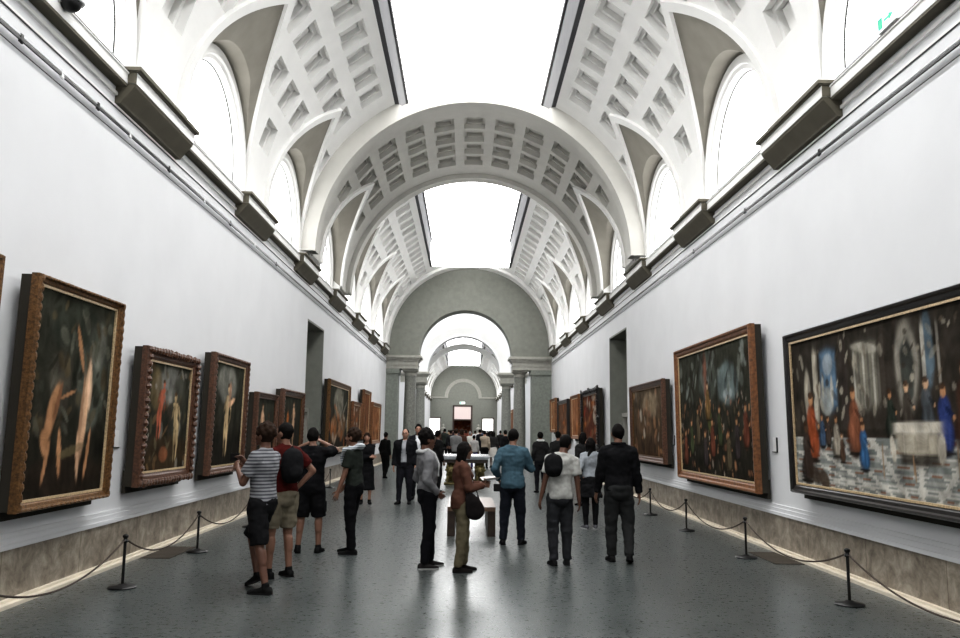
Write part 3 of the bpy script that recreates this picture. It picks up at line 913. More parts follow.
bB += speckle(1.6, 1.5, 9, 70, [(.12, .10, .06), (.3, .28, .24), (.05, .04, .03), (.2, .12, .06)], .06)
bB += figure_blobs(.3, .3, .85, 1.6, 1.5, (.45, .14, .08), .6) + figure_blobs(.72, .1, 1.0, 1.6, 1.5, (.55, .42, .24), -.4) + [(.45, .15, .15, .1, 0, (.3, .12, .06), .7)]
PL(10.26, 12.2, .87, 2.66, 'painting in a dark carved and scalloped brown frame on left wall', 'brownframe', 'gold_light', .17, dark, bB, ornate=1.0, seed=3, res=36, dep=.1)
bC = [(.45, .8, .5, .3, 0, (.25, .25, .22), .7), (.5, .15, .9, .3, 0, (.02, .018, .014), .9)] + figure_blobs(.47, .1, 1.25, 1.7, 1.7, (.6, .45, .26), .2) + [(.6, .62, .2, .05, .3, SKL, .9), (.55, .72, .08, .16, 0, (.5, .3, .2), .8)]
PL(13.0, 15.02, .86, 2.85, 'brown-framed painting of one slim pale figure on a dark ground, left wall', 'brownframe', 'gold_light', .13, dark, bC, ornate=.4, seed=4, res=26)
PL(15.8, 17.5, .95, 2.34, 'small dark painting above the head of the man in the striped tee', 'brownframe', 'brownframe', .1, dark, figure_blobs(.35, .1, 1.0, 1.5, 1.2, SKL, 0) + figure_blobs(.7, .1, .8, 1.5, 1.2, BRN, 0), seed=5, res=20)
PL(18.0, 20.3, 1.0, 2.52, 'dark painting in a narrow brown frame just left of the left wall opening', 'brownframe', 'gold', .14, dark, figure_blobs(.6, .1, 1.1, 2., 1.3, SKL, 0) + figure_blobs(.3, .1, .9, 2., 1.3, ORG, 0), ornate=.4, seed=6, res=18)
bF = [(.5, .75, .9, .5, 0, (.28, .27, .22), .8), (.3, .3, .6, .4, 0, (.3, .15, .07), .7), (.75, .35, .5, .4, 0, (.22, .13, .07), .7)] + gen_blobs(4, 2, 12, [SK, ORG, BRN, DK, WHT], 30)
PL(24.0, 28.3, .88, 3.13, 'large warm gilt-framed painting just past the left wall opening', 'gold', 'gold_light', .16, dark, bF, seed=7, res=12)
PL(29.2, 31.5, 1.3, 2.65, 'smallest far orange-brown painting on left wall past the large gilt one', 'orangeframe', 'gold_light', .12, flat((.14, .07, .04)), gen_blobs(2, 1, 13, [SK, ORG, BRN, WHT], 18), seed=8, res=10)
PL(32.2, 34.4, 1.25, 3.23, 'narrow upright orange-brown painting high on the far left wall', 'orangeframe', 'gold_light', .12, flat((.16, .07, .035)), gen_blobs(2, 2, 14, [SK, ORG, BRN, DK], 18), seed=9, res=10)
PL(35.3, 38.6, 1.0, 2.84, 'amber-toned painting nearest the left sage pier', 'orangeframe', 'gold_light', .15, flat((.25, .11, .05)), gen_blobs(3, 2, 15, [SK, ORG, BRN, DK], 18), seed=10, res=8)
# right wall: the great wide canvas (generic columns-and-table stand-in)
def bgA(u, v):
    if v < .33:
        d = .12+v; X = (u-.55)/d*2.6; Y = 1.4/d
        k = math.sin(X*3.1)*math.sin(Y*6.2)
        c = lerp((.20, .215, .205), (.50, .49, .45), 1 if abs(k) < .22 else (.35 if k > 0 else .0))
        if k > .8: c = (.22, .12, .08)
        return lerp(c, (.05, .045, .04), max(0, min(1, (u-.80)*8)))
    return lerp((.06, .05, .04), (.035, .03, .024), v)
ww, hh = 5.3, 1.9
bG = [(.20, .70, .20, .36, 0, (.13, .21, .30), 1.95), (.2, .8, .12, .12, .3, (.36, .40, .42), .7), (.185, .56, .16, .16, 0, (.36, .38, .36), .8), (.215, .62, .04, .2, 0, (.5, .48, .42), .8), (.17, .66, .03, .13, 0, (.46, .44, .38), .8),
      (.13, .66, .055, .46, 0, (.44, .41, .34), 1.9), (.143, .66, .015, .46, 0, (.25, .23, .19), 1.8), (.085, .62, .09, .3, 0, (.42, .39, .32), .9), (.095, .58, .045, .26, 0, (.2, .18, .15), .8), (.275, .68, .08, .5, 0, (.05, .04, .035), 1.95),
      (.37, .70, .25, .36, -.0, (.24, .23, .19), 1.9), (.37, .86, .27, .06, -.15, (.42, .40, .34), .9)]
for k_ in range(6): bG += [(.325+k_*.02, .68, .014, .32, 0, (.48, .46, .40) if k_ % 2 == 0 else (.14, .13, .11), 1.85)]
bG += [(.44, .70, .05, .42, 0, (.06, .05, .04), 1.9), (.53, .72, .21, .42, 0, (.36, .34, .29), .9), (.53, .68, .13, .36, 0, (.045, .05, .045), .95), (.60, .78, .09, .34, 0, (.13, .18, .22), .9), (.585, .7, .03, .42, 0, (.42, .4, .35), 1.9), (.63, .72, .02, .36, 0, (.3, .28, .24), 1.8), (.76, .68, .35, .6, 0, (.03, .026, .02), .9)]
bG += speckle(ww, hh, 4, 120, [(.05, .04, .03), (.3, .27, .22), (.14, .11, .08), (.4, .37, .3)], .045, .45, .98)
bG += [(.5, .36, 2.6, .03, 0, (.03, .025, .02), .8)]
for (cx_, cy_, hh_, co, sk_) in [(.10, .16, .95, (.28, .075, .03), SK), (.065, .02, .85, (.05, .035, .028), BRN), (.155, .26, .45, (.05, .08, .13), SK), (.185, .27, .4, (.07, .05, .04), SK), (.225, .2, .55, (.30, .27, .22), SK), (.25, .17, .38, (.10, .06, .04), SKL),
        (.31, .22, .85, (.22, .09, .05), SK), (.345, .13, .6, (.045, .12, .24), SK), (.46, .33, .55, (.035, .045, .035), SK), (.52, .34, .6, (.06, .05, .04), SKL), (.585, .34, .62, (.08, .09, .10), SKL), (.635, .25, .72, (.035, .055, .17), SK), (.70, .22, 1.0, (.09, .045, .03), SK), (.74, .12, 1.1, (.16, .07, .035), SK), (.80, .1, 1.2, (.06, .04, .03), BRN), (.88, .1, 1.1, (.12, .07, .04), SK)]:
    bG += group_blobs(cx_, cy_, hh_, ww, hh, co, sk_)
bG += [(.55, .25, .34, .12, 0, (.05, .04, .03), 1.9), (.42, .2, .016, .17, 0, (.3, .2, .12), 1.9), (.665, .2, .016, .17, 0, (.3, .2, .12), 1.9), (.53, .17, .016, .13, .1, (.3, .2, .12), 1.9),
       (.545, .385, .40, .06, 0, (.62, .58, .50), 1.98), (.545, .30, .36, .10, 0, (.48, .44, .36), 1.95), (.46, .27, .05, .13, .15, (.58, .54, .46), .95), (.62, .27, .06, .13, -.1, (.58, .54, .46), .9), (.54, .29, .03, .1, .1, (.34, .31, .25), .7), (.50, .30, .02, .1, 0, (.62, .58, .5), .7), (.58, .30, .02, .1, 0, (.34, .31, .25), .7),
       (.1, .08, .2, .1, -.3, (.05, .035, .025), .95), (.15, .05, .14, .1, -.5, (.07, .05, .035), .95), (.78, .03, .3, .15, .2, (.012, .010, .008), 1), (.9, .5, .3, .5, 0, (.07, .05, .035), .6)]
PR(5.25, 10.82, .865, 2.965, 'huge wide black-framed painting of a pale table among columns on right wall', 'blackframe', 'gold_light', .12, bgA, bG, seed=11, res=46, dep=.09)
bb = [(.45, .78, .5, .5, 0, (.09, .1, .085), .8), (.72, .7, .5, .35, 0, (.16, .2, .2), .8), (.72, .62, .25, .1, 0, (.3, .34, .34), .8), (.42, .8, .12, .45, 0, (.2, .09, .06), .8), (.45, .55, .15, .12, 0, (.4, .2, .08), .8), (.47, .42, .12, .2, 0, (.12, .13, .05), .8)]
bb += speckle(4, 2.2, 50, 200, [DK, (.06, .05, .035), (.25, .12, .07), SK, (.4, .34, .28), (.10, .08, .05)], .045, .02, .62) + speckle(4, 2.2, 51, 60, [DK, (.14, .15, .13), (.2, .22, .2)], .09, .6, .98)
for k_ in range(9): bb += group_blobs(.08+k_*.105, .04+.09*(k_ % 3), .75, 4, 2.2, [(.14, .05, .03), (.05, .06, .03), (.10, .08, .05), (.05, .04, .04)][k_ % 4], SK)
bb += group_blobs(.45, .42, .75, 4, 2.2, (.16, .10, .04), SKL)
PR(12.08, 16.53, .74, 3.31, 'large dark crowd painting in a plain chestnut frame on right wall', 'orangeframe', 'gold_light', .15, dark, bb, seed=12, res=34)
bc = [(.6, .75, .8, .3, 0, (.28, .22, .15), .8), (.4, .5, .8, .3, 0, (.16, .1, .06), .7)]+[(b[0], b[1], b[2]*.4, b[3], b[4], b[5], b[6]) for b in gen_blobs(3.3, 1.7, 33, [DK, BRN, SK, WHT, (.28, .16, .1)], 46)]
PR(17.68, 21.17, .94, 2.83, 'mid-sized golden-brown painting in a dark frame just right of the right wall opening', 'brownframe', 'gold', .14, flat((.06, .035, .02), (.12, .09, .06)), bc, seed=13, res=26)
PR(26.45, 30.1, 1.07, 3.1, 'reddish painting in a scalloped black frame beyond the right wall opening', 'blackframe', 'gold', .17, flat((.10, .035, .02)), gen_blobs(3, 2, 35, [SK, RED, ORG, DK, WHT], 30), ornate=1.5, seed=14, res=10)
PR(31.0, 33.3, 1.35, 3.1, 'narrow orange-framed painting on the far right wall', 'orangeframe', 'gold_light', .14, flat((.30, .14, .07)), gen_blobs(2, 2, 36, [SK, ORG, BRN, DK], 14), seed=15, res=8)
PR(34.4, 38.0, 1.35, 3.05, 'brown painting in a black frame on the far right wall', 'blackframe', 'gold', .16, flat((.14, .07, .04)), gen_blobs(3, 2, 37, [SK, ORG, GRY, DK], 16), seed=16, res=8)
PR(39.0, 41.4, 1.6, 3.28, 'tan painting on right wall nearest the right sage pier', 'orangeframe', 'gold_light', .14, flat((.32, .17, .09)), gen_blobs(2, 2, 38, [SK, ORG, BRN, WHT], 14), seed=17, res=8)
for i, (sg, y0, y1, z0, z1, c, lb) in enumerate([(1, 58, 62, 1.0, 3.2, (.34, .15, .07), 'orange-toned painting seen through the arches on right wall of the far gallery'),
        (1, 65, 70, 1.0, 3.4, (.2, .1, .06), 'second far-gallery painting on its right wall, browner and deeper in'), (-1, 58, 62, 1.0, 3.0, (.25, .13, .07), 'nearest painting on the left wall of the far gallery'), (-1, 66, 71, 1.0, 3.2, (.12, .07, .05), 'deeper dark painting on the left wall of the far gallery')]):
    painting(sg, y0, y1, z0, z1, lb, 'orangeframe', 'gold_light', .2, flat(c), gen_blobs(3, 2, 40+i, [SK, ORG, BRN], 8), seed=20+i, res=5, gx=GX)
t = empty('framed_painting', (-.55, GE+2.4, 1.0), 0, 'dim red-brown figure painting in the room beyond the far doorway', 'painting')
link('canvas', paint_mesh(2.2, 1.9, 14, 12, flat((.2, .06, .03)), gen_blobs(2, 2, 60, [SK, ORG, RED, WHT], 20), 5), t)
m = MB()
for b in ((-1.2, 1.2, -.1, 0), (-1.2, 1.2, 1.9, 2.0), (-1.2, -1.1, 0, 1.9), (1.1, 1.2, 0, 1.9)): m.box(b[0], b[1], -.05, .05, b[2], b[3])
m.obj('frame', M['gold'], t)

# ------------------------------------------------------------------ rope barriers
def stanchion(x, y, label):
    t = empty('rope_stanchion', (x, y, 0), 0, label, 'stanchion', 'low black rope stanchions')
    m = MB(); m.lathe([(.138, 0), (.14, .012), (.13, .022), (.05, .032), (.03, .045)], n=28); autosmooth(m.obj('base', M['black'], t))
    m = MB(); m.lathe([(.015, .04), (.015, .455)], n=14); autosmooth(m.obj('pole', M['black'], t))
    m = MB(); m.lathe([(.025, .45), (.03, .465), (.019, .48), (.018, .49), (.029, .503), (.029, .52), (.013, .532)], n=16); autosmooth(m.obj('finial', M['black'], t))
def rope(x0, ya, x1, yb, sag, label):
    m = MB(); P = []
    for i in range(25):
        t = i/24
        P.append((x0+(x1-x0)*t, ya+(yb-ya)*t, .47-sag*4*t*(1-t)))
    m.tube(P, .009, 8)
    o = m.obj('barrier_rope', M['rope'], smooth=True); tag(o, label, 'rope', 'brown barrier ropes')
SL = [(-3.6, 5.9, 'black rope stanchion on the left, just outside the photo edge'), (-3.6, 8.49, 'black rope stanchion nearest the camera on the left'), (-3.65, 10.93, 'second black stanchion on the left, before the carved-frame painting'),
      (-3.68, 13.7, 'black stanchion on the left behind the man in the striped tee'), (-3.72, 16.6, 'black stanchion on the left between the red-shirted and black-shirted men'), (-3.8, 19.6, 'black stanchion on the left behind the photographing man'), (-3.9, 22.84, 'far black stanchion seen between the photographing man and the grey-scarfed man')]
SR = [(3.6, 5.1, 'black rope stanchion on the right, just outside the photo edge'), (3.6, 7.97, 'nearest black rope stanchion on the right, before the huge painting'), (3.606, 10.86, 'second black stanchion on the right, by the caption card'),
      (3.602, 13.74, 'third black stanchion on the right, before the chestnut-framed painting'), (3.59, 16.33, 'fourth black stanchion on the right, beside the man in dark sweater'), (3.59, 19.3, 'black stanchion on the right behind the man in dark sweater')]
for x, y, l in SL+SR: stanchion(x, y, l)
for S, nm in ((SL, 'left'), (SR, 'right')):
    for i in range(len(S)-1):
        rope(S[i][0], S[i][1]+.04, S[i+1][0], S[i+1][1]-.04, .24, 'thin sagging rope along %s wall, span %s' % (nm, ['leaving the photo edge', 'between the two nearest stanchions', 'between the second and third stanchions', 'between the third and fourth stanchions', 'between the fourth and fifth stanchions', 'at the far end by the opening'][i]))

# ------------------------------------------------------------------ bench and table
t = empty('bench', (-.025, 12.73, 0), 0, 'dark slab-legged gallery bench with brown top in the middle of the floor', 'bench')
m = MB(); m.box(-.375, .375, 0, 1.85, .385, .45); m.obj('seat', M['benchtop'], t)
for s in (-1, 1):
    m = MB(); a, b = sorted((s*.375, s*.255)); m.box(a, b, .02, 1.83, 0, .385); m.obj('leg', M['bench'], t)

t = empty('table', (-.12, 24.6, 0), 0, 'pale marble-topped table on gilded lion-like supports beyond the bench', 'table')
m = MB(); m.box(-.74, .74, 0, 2.6, .80, .86); m.box(-.70, .70, .03, 2.57, .76, .80, 0); m.obj('tabletop', M['tabletop'], t)
m = MB(); m.box(-.66, .66, .08, 2.5, .66, .76); m.obj('apron', M['bench'], t)
for x in (-.45, .45):
    for y in (.4, 2.2):
        m = MB()
        m.box(-.2, .2, -.28, .28, 0, .06)
        m.ell((0, .06, .28), (.15, .24, .14)); m.ell((0, -.16, .42), (.14, .12, .15)); m.ell((0, -.25, .40), (.07, .07, .07))
        m.ell((0, -.05, .5), (.15, .13, .16)); m.ell((-.09, -.2, .15), (.045, .06, .13)); m.ell((.09, -.2, .15), (.045, .06, .13)); m.ell((-.09, .22, .12), (.05, .08, .1)); m.ell((.09, .22, .12), (.05, .08, .1))
        for k in range(8): m.ell((.13*math.cos(k*.785), -.19, .44+.14*math.sin(k*.785)), (.045, .05, .045), n=7, m=5)
        m.tube([(0, .25, .3), (0, .33, .35), (0, .34, .5), (0, .28, .6)], .022, 6)
        o = m.obj('lion_support', M['giltbronze'], t, smooth=True); o.location = (x, y, 0)
        m = MB(); m.box(-.12, .12, -.12, .2, .6, .66); m.obj('bracket', M['giltbronze'], o)
# far busts flanking the doorway
for x, l in ((-3.0, 'pale bust on a pedestal left of the far doorway'), (1.5, 'pale bust on a pedestal right of the far doorway')):
    t = empty('bust', (x, GE-.8, 0), 0, l, 'statue')
    m = MB(); m.box(-.3, .3, -.3, .3, 0, .12); m.box(-.24, .24, -.24, .24, .12, 1.5); m.box(-.3, .3, -.3, .3, 1.5, 1.6); m.obj('pedestal', M['stonecap'], t)
    m = MB(); m.ell((0, 0, 1.85), (.33, .2, .28)); m.ell((0, 0, 2.3), (.14, .17, .2)); m.tube([(0, 0, 1.6), (0, 0, 2.2)], .1, 10); m.obj('head', M['stonecap'], t, smooth=True)


# ------------------------------------------------------------------ people
def remeshed(mb, name, m, vox, parent=None, smooth_it=0, wrinkle=0, seed=0, extra=None, cut=None):
    me = mb.mesh(name, m)
    tmp = bpy.data.objects.new('tmp', me); COL.objects.link(tmp)
    r = tmp.modifiers.new('r', 'REMESH'); r.mode = 'VOXEL'; r.voxel_size = vox; r.use_smooth_shade = True
    if smooth_it:
        s = tmp.modifiers.new('s', 'SMOOTH'); s.factor = .5; s.iterations = smooth_it
    bpy.context.view_layer.update()
    dg = bpy.context.evaluated_depsgraph_get()
    out = bpy.data.meshes.new_from_object(tmp.evaluated_get(dg))
    bpy.data.objects.remove(tmp); bpy.data.meshes.remove(me)
    bm = bmesh.new(); bm.from_mesh(out)
    if wrinkle:
        wrinkle *= 1.7 if vox < .02 else 1
        bm.normal_update()
        for v in bm.verts:
            p = v.co
            n1 = noise.noise(Vector((p.x*7+seed*5, p.y*7, p.z*11)))+.6*noise.noise(Vector((p.x*16, p.y*16+seed*3, p.z*24)))
            v.co = p+v.normal*n1*wrinkle
    if cut:
        dl = [f for f in bm.faces if cut(f.calc_center_median())]
        bmesh.ops.delete(bm, geom=dl, context='FACES')
    bm.to_mesh(out); bm.free()
    if extra:
        bm = bmesh.new(); bm.from_mesh(out)
        em = extra.mesh('e', m); bm.from_mesh(em); bm.to_mesh(out); bm.free(); bpy.data.meshes.remove(em)
    out.name = name
    out.materials.clear(); out.materials.append(m)
    out.polygons.foreach_set('use_smooth', [True]*len(out.polygons))
    out.polygons.foreach_set('material_index', [0]*len(out.polygons))
    return link(name, out, parent)

def ik(a, c, l1, l2, pole):
    a = Vector(a); c = Vector(c); d = c-a; L = min(d.length, (l1+l2)*.998); dn = d.normalized()
    c = a+dn*L
    x = (l1*l1-l2*l2+L*L)/(2*L); h = math.sqrt(max(0, l1*l1-x*x))
    p = Vector(pole); p = p-dn*p.dot(dn); p = p.normalized() if p.length > 1e-6 else dn.orthogonal().normalized()
    return a+dn*x+p*h, c

def person(loc, rz, H, label, skin='tan', hair='short', hairc='black', top=(.02, .02, .02), sleeves='long', hem=.93,
           legs='trousers', bottom=(.015, .015, .018), shoes=(.012, .012, .012), lean=0, side=0, twist=0, head=(0, 0, 0),
           hands=None, poles=None, feet=None, pshift=(0, 0, 0), curl=.5, q=1, woman=False, jacket=None, under=None, extras=None, loose=0, topmat=None, build=1.0, group=None, face=True, leg_hem=None, shoe_sole=(.02, .02, .02)):
    s = H/1.75; k = build
    vox = .0105 if q == 1 else (.016 if q == 2 else .024)
    root = empty('person', loc, rz, label, 'person', group)
    seed = len(bpy.data.objects) % 97
    px, py, pz = pshift
    def mp(p):
        x, y, z = p; t = max(0, min(1, (z-.95)/.45))
        e = Euler((-R(lean)*t, R(side)*t, R(twist)*t))
        v = Vector((x, y, max(0, z-.95))); lowz = min(z, .95)
        v = e.to_matrix() @ v
        return Vector((v.x+px, v.y+py, v.z+lowz+pz))
    sw = (.145 if woman else .168)*k; 
    hands = hands or {}; poles = poles or {}; feet = feet or {}
    SH = {}; EL = {}; WR = {}; HP = {}; KN = {}; AN = {}
    for sd in (-1, 1):
        SH[sd] = mp((sd*sw, -.005, 1.395))
        ht = hands.get(sd, (sd*(sw+.07), .03, .88))
        EL[sd], WR[sd] = ik(SH[sd], ht, .285, .255, poles.get(sd, (sd*.35, -1, -.2)))
        ft = feet.get(sd, (sd*.1, 0, 0, sd*8, 0))
        HP[sd] = mp((sd*.09, 0, .91))
        an = (ft[0], ft[1]-.0, .085+ft[4])
        fd = Vector((math.sin(R(ft[3])), math.cos(R(ft[3])), 0))
        KN[sd], AN[sd] = ik(HP[sd], an, .417, .412, fd+Vector((0, 0, .1)))
    def ring_tube(m, rings, infl=0, n=20):
        pts = []; rad = []
        for z, rx, ry, yo in rings:
            pts.append(mp((0, yo, z))); rad.append(((rx+infl)*k, (ry+infl)*(k if k < 1 else 1+(k-1)*1.6)))
        m.tube(pts, rad, n, up=(1, 0, 0))
    hipw, wst, chs = (.165, .125, .145) if woman else (.155, .140, .165)
    TR = [(.83, .09, .065, -.005), (.87, hipw-.03, .09, -.012), (.93, hipw, .115, -.018), (1.0, hipw-.008, .11, -.01), (1.09, wst, .092, 0), (1.18, wst+.005, .098, .003),
          (1.28, chs, .115+(.015 if woman else 0), .006+(.01 if woman else 0)), (1.36, chs+.01, .108, 0), (1.42, chs-.02, .085, -.008), (1.465, .075, .062, -.008), (1.50, .055, .056, -.002)]
    # --- head frame
    neck = mp((0, 0, 1.47))
    he = Euler((R(head[1])-R(lean)*.3, R(head[2]), R(head[0])+R(twist)))
    hr = he.to_matrix(); hc = mp((0, 0, 1.50))+hr @ Vector((0, .022, .125))
    def hp(x, y, z): return hc+hr @ Vector((x, y, z))
    def headfn(p):
        x, y, z = p
        if z < 0:
            t = (-z/.115); x *= 1-.30*t**1.6
            if y > 0: y += .012*t
            else: y *= 1-.25*t
        elif y < 0: y *= 1.06
        return Vector((x, y, z))
    b = MB()
    ring_tube(b, TR)
    b.tube([mp((0, -.012, 1.42)), mp((0, -.008, 1.48)), hp(0, -.02, -.05)], [.062, .053, .052], 14)
    b.ell(hc, (.076, .096, .116), rot=hr, n=20, m=14, fn=headfn)
    b.ell(hp(0, .098, -.012), (.013, .02, .024), rot=hr, n=8, m=6); b.ell(hp(0, .088, .012), (.011, .012, .03), rot=hr, n=8, m=6)
    b.ell(hp(0, .08, .03), (.05, .016, .012), rot=hr, n=8, m=6)
    b.ell(hp(0, .084, -.062), (.027, .014, .013), rot=hr, n=8, m=6); b.ell(hp(0, .078, -.096), (.024, .02, .016), rot=hr, n=8, m=6)
    for sd in (-1, 1):
        b.ell(hp(sd*.077, -.005, -.005), (.012, .02, .032), rot=hr, n=8, m=6)
        b.ell(hp(sd*.04, .068, -.03), (.024, .02, .02), rot=hr, n=8, m=6)
        b.capsule(SH[sd], EL[sd], .052*k, .040*k); b.capsule(EL[sd], WR[sd], .040*k, .027); b.ell(SH[sd], (.056, .056, .056)); b.capsule(SH[sd]+Vector((-sd*.02, 0, .01)), mp((sd*.03, -.01, 1.47)), .045, .045)
        b.capsule(HP[sd], KN[sd], .085*k, .056*k, 14); b.capsule(KN[sd], AN[sd], .054*k, .036, 12)
        mid = AN[sd].lerp(KN[sd], .68); back = (AN[sd]-KN[sd]).normalized().cross(Vector((1, 0, 0)))
        b.capsule(KN[sd].lerp(AN[sd], .18)-back*-.012, KN[sd].lerp(AN[sd], .45)-back*-.012, .054*k, .048*k)
    ex = MB()
    for sd in (-1, 1):
        d = (WR[sd]-EL[sd]).normalized()
        hd = d
        if isinstance(curl, dict): cu = curl.get(sd, .5)
        else: cu = curl
        inward = Vector((-sd, .2, 0)); nrm = (inward-hd*inward.dot(hd)).normalized()       # palm normal
        side_ = nrm.cross(hd).normalized()
        if side_.y < 0 and abs(hd.z) > .5: side_ = -side_
        if abs(hd.z) <= .5 and side_.z < 0: side_ = -side_
        pc = WR[sd]+hd*.055
        b.tube([WR[sd]-hd*.01, WR[sd]+hd*.03, WR[sd]+hd*.075, WR[sd]+hd*.092], [(.024, .018), (.034, .016), (.041, .014), (.036, .010)], 12, up=side_)
        for fi, (o, l) in enumerate(((.030, .070), (.010, .079), (-.010, .073), (-.029, .057))):
            a0 = WR[sd]+hd*(.084 if fi in (1, 2) else .078)+side_*o
            pts = [a0-hd*.012, a0]; cd = hd
            for sgm in (.45, .3, .25):
                ang = cu*(.45+.35*(fi*.12))
                cd = (cd*math.cos(ang)+nrm*math.sin(ang)+side_*o*.6).normalized(); pts.append(pts[-1]+cd*l*sgm)
            ex.tube(pts, [.0088, .0088, .0082, .0074, .005], 8)
        a0 = WR[sd]+hd*.022+side_*.026
        t1 = a0+(hd*.55+side_*.75+nrm*.3).normalized()*.036; t2 = t1+(hd*.85+side_*.3+nrm*.35).normalized()*.034
        ex.tube([a0-side_*.012, a0, t1, t2], [.013, .0125, .010, .006], 8)
    def sc(m):
        m.v = [(v[0]*s, v[1]*s, v[2]*s) for v in m.v]; return m
    remeshed(sc(b), 'body', SKIN[skin], vox, root, 2, extra=sc(ex))
    def part(m, name, mt, v=None, w=0, it=3, cut=None, sm=None):
        return remeshed(sc(m), name, mt, v or vox*1.15, root, it, w, seed, cut=cut)
    def plain(m, name, mt):
        return sc(m).obj(name, mt, root, smooth=True)
    if face and q <= 2:
        for sd in (-1, 1):
            m = MB(); m.ell(hp(sd*.03, .086, .008), (.013, .007, .006), rot=hr, n=8, m=6); plain(m, 'eye', M['eye'])
            m = MB(); m.tube([hp(sd*.014, .092, .026), hp(sd*.032, .09, .031), hp(sd*.048, .078, .026)], .0045, 6); plain(m, 'eyebrow', HAIRM[hairc])
        m = MB(); m.ell(hp(0, .096, -.062), (.022, .006, .006), rot=hr, n=8, m=6); plain(m, 'mouth', M['lip'])
    # hair
    m = MB(); hm = HAIRM[hairc]
    if hair == 'bald': m.ell(hp(0, -.028, .020), (.083, .088, .099), rot=hr, n=16, m=10)
    else: m.ell(hp(0, -.018, .024), (.084, .100, .110), rot=hr, n=18, m=12)
    if hair == 'curly':
        for i in range(26):
            a = i*2.4; z = 1-i/26*1.15; rr = math.sqrt(max(0, 1-z*z)); m.ell(hp(.075*rr*math.cos(a), -.02+.09*rr*math.sin(a), .03+.105*z), (.03, .03, .03), n=8, m=6)
    if hair == 'long':
        m.tube([hp(0, -.03, .06), hp(0, -.055, -.03), hp(0, -.062, -.12)+Vector((0, 0, 0)), hc+Vector((0, -.075, -.22)), hc+Vector((0, -.08, -.34))], [(.082, .075), (.09, .06), (.085, .05), (.09, .035), (.05, .02)], 14, up=hr @ Vector((1, 0, 0)))
        for sd in (-1, 1): m.tube([hp(sd*.06, .0, .06), hp(sd*.082, .005, -.02), hp(sd*.08, .0, -.12), hp(sd*.08, -.01, -.2)], [.028, .026, .026, .012], 8)
    if hair == 'pony':
        m.tube([hp(0, -.1, .05), hp(0, -.135, .03), hp(0, -.14, -.08), hp(0, -.12, -.2)], [.02, .032, .03, .01], 10)
    if hair == 'bun': m.ell(hp(0, -.1, .08), (.045, .045, .045), n=10, m=8)
    part(m, 'hair', hm, vox, .006 if q < 3 else 0, 1)
    # trousers / shorts / skirt
    bm_ = cloth(bottom)
    m = MB()
    lo = loose
    if legs in ('trousers', 'shorts', 'leggings'):
        ring_tube(m, [(z, a, c_, y) for z, a, c_, y in [(.80, .10, .075, -.008), (.85, hipw-.012, .103, -.014)]+TR[2:] if z < 1.02], .017)
        for sd in (-1, 1):
            if legs == 'shorts':
                h2 = HP[sd].lerp(KN[sd], .93 if leg_hem is None else leg_hem)
                m.capsule(HP[sd], KN[sd].lerp(HP[sd], .5), .103*k+lo, .092*k+lo, 14)
                m.tube([HP[sd].lerp(KN[sd], .3), KN[sd].lerp(HP[sd], .35), h2], [.1*k+lo, .09*k+lo, .086*k+lo], 14)
            else:
                r3 = (.078, .064, .056) if legs == 'trousers' else (.066, .052, .042)
                m.capsule(HP[sd], KN[sd], .1*k, (r3[0]+lo)*k, 14)
                m.tube([KN[sd].lerp(HP[sd], .1), KN[sd], KN[sd].lerp(AN[sd], .5), AN[sd]+Vector((0, 0, -.012))], [r3[0]+lo, r3[0]+lo, r3[1]+lo, r3[2]+lo], 14)
                m.ell(KN[sd], (r3[0]+lo,)*3)
        part(m, 'shorts' if legs == 'shorts' else 'trousers', bm_, w=.007)
    else:
        hz = leg_hem or .55
        pts = [mp((0, -.01, 1.03)), mp((0, -.015, .95)), mp((0, -.01, .85)), Vector((px, py-.01, (hz+.85)/2)), Vector((px, py-.01, hz))]
        m.tube(pts, [(.15, .11), (.185, .14), (.2, .155), (.215, .17), (.235, .19)], 24, up=(1, 0, 0))
        part(m, 'skirt', bm_, w=.012)
        if legs == 'skirt_leggings':
            m = MB()
            for sd in (-1, 1): m.capsule(HP[sd], KN[sd], .098, .072); m.capsule(KN[sd], AN[sd], .070, .048); m.capsule(KN[sd].lerp(AN[sd], .15)-Vector((0, .012, 0)), KN[sd].lerp(AN[sd], .5)-Vector((0, .012, 0)), .072, .064)
            m.ell(mp((0, 0, .93)), (.15, .1, .08))
            part(m, 'leggings', cloth((.012, .012, .013)), w=0)
    # upper garment(s)
    def upper(infl, hemz, slv, mt, name, w=.007, cut=None, arm=1.0, collar=0):
        m = MB()
        rr = [(hemz, (.155 if hemz < 1 else wst)+.0, .11, -.012)] + [(z, a, c_, y) for z, a, c_, y in TR if hemz+.03 < z < 1.47]
        if not collar: rr.append((1.485, .062, .06, -.004))
        else: rr += [(1.49, .07, .066, -.004), (1.525, .066, .064, -.002)]
        ring_tube(m, rr, infl)
        for sd in (-1, 1):
            ra = (.055+infl*.9)*k*arm
            m.ell(SH[sd], (ra*1.0,)*3); m.capsule(SH[sd]+Vector((-sd*.02, 0, .012)), mp((sd*.03, -.01, 1.46)), ra*.88, ra*.72)
            if slv == 'short':
                e = SH[sd].lerp(EL[sd], .68)
                m.tube([SH[sd], SH[sd].lerp(EL[sd], .4), e], [ra*.98, ra*1.0, ra*1.06], 14)
            elif slv == 'long':
                m.capsule(SH[sd], EL[sd], ra*.97, ra*.84, 14)
                m.tube([EL[sd], EL[sd].lerp(WR[sd], .5), WR[sd]-(WR[sd]-EL[sd]).normalized()*.005], [ra*.86, ra*.72, ra*.62], 14)
        return part(m, name, mt, w=w, cut=cut)
    if under is not None: upper(.014, .95, 'none', cloth(under), 'shirt', .004)
